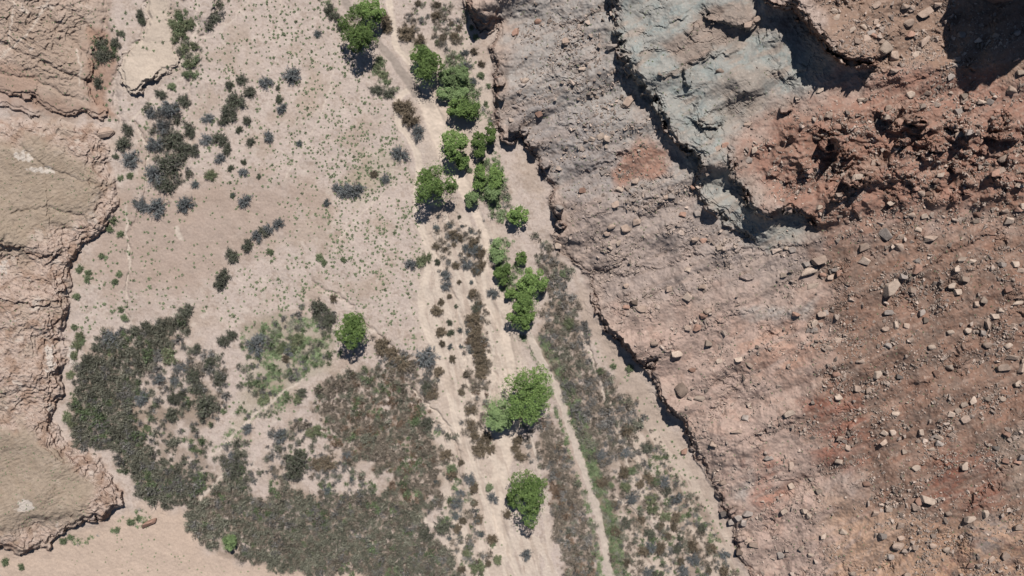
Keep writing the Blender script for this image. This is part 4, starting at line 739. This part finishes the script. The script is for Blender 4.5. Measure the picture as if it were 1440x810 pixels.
def boulder(x, y, a, b, colour, slab=False, turn=None, label=None, group='boulders on the rocky slope', kindword=None):
    v = random.randrange(3 if slab else 8); key = (v, slab, colour)
    if key not in bproto: o = bproto[key] = link('boulder', new_mesh('boulder', *(SLAB if slab else BIG)[v], M_ROCK[colour]))
    else: o = bproto[key].copy(); COL.objects.link(o)
    k = mscale(x, y)[0]; p = at(x, y)[0]; sx_, sy_ = a * k * 1.08, b * k * 1.08
    o.location = (p[0], p[1], p[2] + random.uniform(0, .35) * min(sx_, sy_)); o.scale = (sx_, sy_ * 1.1, (sx_ + sy_) / 2 * (1 if not slab else 1.1)); o.rotation_euler = (random.uniform(-.2, .2), random.uniform(-.2, .2), random.choice([0, math.pi]) + (turn if turn is not None else random.uniform(-.4, .4)))
    o['category'] = 'boulder'; o['group'] = group
    size = 'large ' if max(a, b) >= 9 else 'medium ' if max(a, b) >= 6 else 'small '
    if label: o['label'] = label
    else: remember(o, (x, y), size + {'pale': 'pale tan', 'grey': 'grey', 'red': 'reddish', 'brown': 'brown'}[colour] + (' slab' if slab else ' boulder'), group)
    return o
ROCKS = [(1243,328,13,10,'grey',0,-.6),(1215,348,10,7,'brown',0,.1),(1215,366,10,8,'pale',0,-.2),(1265,347,9,8,'brown',0,-.5),(1307,335,11,7,'brown',0,.1),(1288,379,8,8,'red',0,0),(1251,406,15,10,'pale',0,.5),(1135,382,17,8,'pale',1,.35),(1143,403,10,5,'pale',1,.25),(1150,367,12,8,'brown',0,.3),(1250,439,9,5,'grey',0,0),(1260,457,5,7,'pale',0,0),(1417,310,8,7,'pale',0,.2),(1412,297,7,6,'brown',0,0),(1427,372,6,6,'pale',0,0),(1352,365,7,5,'pale',0,.5),(1367,367,6,5,'pale',0,0),(1345,378,6,6,'pale',0,0),(1355,393,8,6,'brown',0,-.3),(1338,402,7,5,'pale',0,0),(1345,411,6,6,'pale',0,0),(1383,423,7,7,'pale',0,-.5),(1373,428,6,5,'brown',0,0),(1398,445,8,5,'pale',0,0),(1408,437,5,5,'pale',0,0),(1390,455,6,9,'brown',0,.5),(1432,426,13,5,'pale',1,.15),(1412,516,11,7,'brown',0,.1),(1438,517,8,9,'brown',0,0),(1423,502,11,5,'brown',0,0),(1335,516,6,6,'pale',0,0),(1233,527,7,6,'pale',0,.3),(1387,485,8,6,'brown',0,0),(1337,467,6,5,'pale',0,0),(1360,465,6,6,'pale',0,0),(1302,450,5,6,'pale',0,0),(1152,292,5,4,'pale',0,0),
 (1110,580,11,6,'pale',0,.3),(1337,582,6,6,'pale',0,0),(1347,577,6,5,'pale',0,.5),(1355,568,6,5,'pale',0,.4),(1368,562,7,6,'pale',0,.5),(1255,608,5,5,'pale',0,0),(1243,622,9,4,'brown',0,.6),(1272,635,5,5,'pale',0,0),(1310,632,6,5,'pale',0,0),(1288,658,7,5,'pale',0,.4),(1295,608,5,6,'pale',0,0),(1355,655,7,7,'pale',0,0),(1353,646,8,3,'red',1,-.2),(1302,703,12,7,'pale',0,-.3),(1287,712,7,7,'brown',0,0),(1363,730,9,5,'pale',0,.2),(1385,722,5,6,'pale',0,.5),(1187,748,7,6,'pale',0,-.4),(1152,690,6,5,'pale',0,.4),(1262,767,11,9,'brown',1,0),(1267,756,7,5,'brown',0,.4),(1413,780,7,8,'brown',0,.5),(1112,655,5,7,'brown',0,.2),(1102,718,6,5,'pale',0,.5),(1138,725,4,6,'pale',0,0),(1127,770,6,4,'pale',0,1.0),(1140,780,5,4,'pale',0,0),(1097,780,6,6,'grey',0,0),(1197,806,6,5,'pale',0,0),(1157,753,5,5,'pale',0,0),(1112,683,6,6,'pale',0,.4),(1432,740,7,6,'brown',0,0),(1334,722,5,5,'brown',0,0),
 (952,498,10,6,'pale',0,.2),(997,483,7,6,'pale',0,-.2),(1012,507,6,5,'pale',0,.2),(1053,513,8,4,'brown',1,-.6),(967,417,7,8,'pale',0,-.4),(943,407,8,5,'brown',0,0),(880,322,8,7,'brown',0,.3),(853,329,6,5,'brown',0,0),(860,319,7,5,'brown',0,.3),(895,312,7,6,'brown',0,.3),(870,342,5,4,'pale',1,.5),(967,380,5,5,'pale',0,0),(902,435,9,7,'brown',1,.1),(960,302,6,5,'red',0,0),(865,287,6,6,'brown',0,0),(920,483,7,5,'brown',0,0),(980,300,6,5,'grey',0,0),(880,402,5,5,'brown',0,0),(958,548,10,11,'brown',1,.7),(985,560,11,7,'pale',1,0),(1035,607,9,5,'brown',0,0),(1003,625,6,6,'brown',0,0),(962,634,6,5,'red',0,0),
 (1240,72,13,13,'pale',0,.8),(1257,79,10,8,'brown',0,0),(1300,18,12,7,'brown',0,.4),(1277,33,10,8,'brown',0,.3),(1298,60,12,5,'brown',0,.7),(1177,25,6,6,'pale',0,0),(1197,42,7,4,'pale',0,.4),(1280,133,7,6,'pale',0,.3),(1436,103,8,6,'pale',0,0),(1423,127,7,8,'brown',0,0),(1160,190,8,6,'pale',0,0),(1208,249,14,6,'pale',1,.1),(1350,190,10,6,'brown',0,.1),(1398,243,8,7,'red',0,0),(1413,222,11,7,'brown',0,.5),(1247,165,5,4,'pale',0,0),(1152,127,6,5,'pale',0,0),(1322,246,7,4,'pale',0,0),(1352,49,6,6,'grey',0,0),(1257,100,7,5,'brown',0,0),(862,66,11,6,'grey',0,.1),(885,141,8,12,'brown',0,-.5),(1012,100,7,5,'brown',0,0),(1052,35,8,6,'brown',0,0),(1063,28,7,6,'brown',0,.4),(1020,205,7,5,'red',0,0),(1008,209,6,5,'brown',0,.2)]
for x, y, a, b, col_, sl, t in ROCKS: boulder(x, y, a, b, col_, bool(sl), t)
boulder(150,187,15,11,'brown',False,.2,'big split brown boulder fallen beside the left rock shelf','boulders of the left shelf'); boulder(210,735,14,5,'red',False,.5,'long reddish slab lying on sand below the left thicket','boulders of the left shelf')
for i, (x, y) in enumerate([(1018,722),(1028,732),(1038,728),(1050,722),(1045,735),(1060,765),(1050,760),(1040,776)]): boulder(x, y, random.uniform(6, 9), random.uniform(5, 7), 'grey' if i < 5 else 'brown')
# loose rock: sizes follow a power law; the largest are single boulders, the rest is rubble
r = np.random.default_rng(19); c = r.uniform((690, -40), (1480, 850), (150000, 2)); x, y = c[:, 0], c[:, 1]
dn = val(wR, x, y) * (.05 + .26 * val(UP, x, y) + .20 * val(MID, x, y) + .14 * val(PINK, x, y) + .42 * val(DARK, x, y) + .4 * val(TOPR, x, y) + .30 * val(RED, x, y) + .3 * val(wC, x, y)) * (1 - .75 * val(wG, x, y)) * (.10 + 1.9 * sstep(-.25, .7, fbm((x * .9 - y * .43) / 75, (x * .43 + y * .9) / 30, 3, 171) + .5 * fbm(x / 18, y / 18, 2, 173)))
m = r.random(len(x)) < dn * .75; c = c[m]; rad = 1.0 * (1 - r.random(len(c))) ** (-1 / 2.6); rad = np.minimum(rad, 6.5)
base = np.array([(q[0], q[1]) for q in ROCKS]); near = np.array([np.min(np.hypot(base[:, 0] - p[0], base[:, 1] - p[1])) for p in c]); ok = (near > 9) | (rad < 2); c = c[ok]; rad = rad[ok]
o_ = np.argsort(-rad); c = c[o_]; rad = rad[o_]; inframe = (c[:, 0] > 0) & (c[:, 0] < 1440) & (c[:, 1] > 0) & (c[:, 1] < 810)
NB = 300 - len(ROCKS) - 10; sing = np.flatnonzero(inframe)[:NB]
for i in sing:
    x, y = c[i]; z = ('high on the slope above the dark red crag', 'upper') if y < 150 else ('on the broken ground around the dark red crag', 'crag') if y < 290 and x > 1030 else ('in the upper middle of the slope, right of the undercut bank', 'bank') if x < 1090 and y < 450 else ('on the pink lower slope beside the undercut bank', 'pink') if x < 1200 else ('on the dark rubbly slope at right, above the lower red patch', 'right') if y < 620 else ('on the lower right slope around the lower red patch', 'low')
    boulder(x, y, rad[i], rad[i] * random.uniform(.7, .95), random.choice(['brown', 'brown', 'pale', 'red', 'grey']), False, None, 'small loose rock ' + z[0], 'loose rocks, ' + {'upper': 'top of the slope', 'crag': 'crag', 'bank': 'middle slope', 'pink': 'pink slope', 'right': 'dark slope', 'low': 'lower right slope'}[z[1]])
keep = np.ones(len(c), bool); keep[sing] = False; c = c[keep]; rad = rad[keep]; pos = at(c[:, 0], c[:, 1]); k = mscale(c[:, 0], c[:, 1]); parts = []
for i in range(len(c)):
    v, f = PEB[i % 8]; a = r.uniform(0, 6.28); s = rad[i] * k[i]; ca, sa = math.cos(a) * s, math.sin(a) * s
    parts.append((np.stack([v[:, 0] * ca - v[:, 1] * sa, v[:, 0] * sa + v[:, 1] * ca, v[:, 2] * s], 1) + pos[i] + [0, 0, .3 * s], f))
link('rubble', new_mesh('rubble', *join(parts), M_RUBBLE), kind='stuff', label='countless small angular stones strewn over the right slope', category='rubble')
print('counts', len(PENDING), len(tuft), len(c), len(sing))

# the butte beyond the top right corner whose shadow falls into the picture
b0 = at(1412, -38)[0]; ring = []; nr, ns = 14, 40; r = np.random.default_rng(4)
for i in range(nr):
    t = i / (nr - 1)
    for j in range(ns):
        a = 2 * math.pi * j / ns; q = 1 + .10 * math.sin(3 * a + 1) + .07 * math.sin(7 * a + 2 * t) + .06 * r.normal()
        w = (1.0 - .28 * t) * (1 if t < .9 else .82 - 2.4 * (t - .93)); ring.append((b0[0] + 11.5 * w * q * math.cos(a), b0[1] + 6.5 * w * q * math.sin(a), b0[2] - 3 + 37 * t + .6 * r.normal()))
fb = [[i * ns + j, i * ns + (j + 1) % ns, (i + 1) * ns + (j + 1) % ns, (i + 1) * ns + j] for i in range(nr - 1) for j in range(ns)]
ring.append((b0[0], b0[1], b0[2] + 35)); fb += [[(nr - 1) * ns + j, (nr - 1) * ns + (j + 1) % ns, len(ring) - 1, len(ring) - 1] for j in range(ns)]
bm = bmesh.new(); vs = [bm.verts.new(q) for q in ring]
for q in fb:
    try: bm.faces.new([vs[i] for i in dict.fromkeys(q)])
    except ValueError: pass
me = bpy.data.meshes.new('rock_butte'); bm.to_mesh(me); bm.free(); me.materials.append(M_ROCK['red']); link('rock_butte', me, label='tall red rock butte standing beyond the top right corner', category='butte')
write_labels()
bpy.context.view_layer.update()
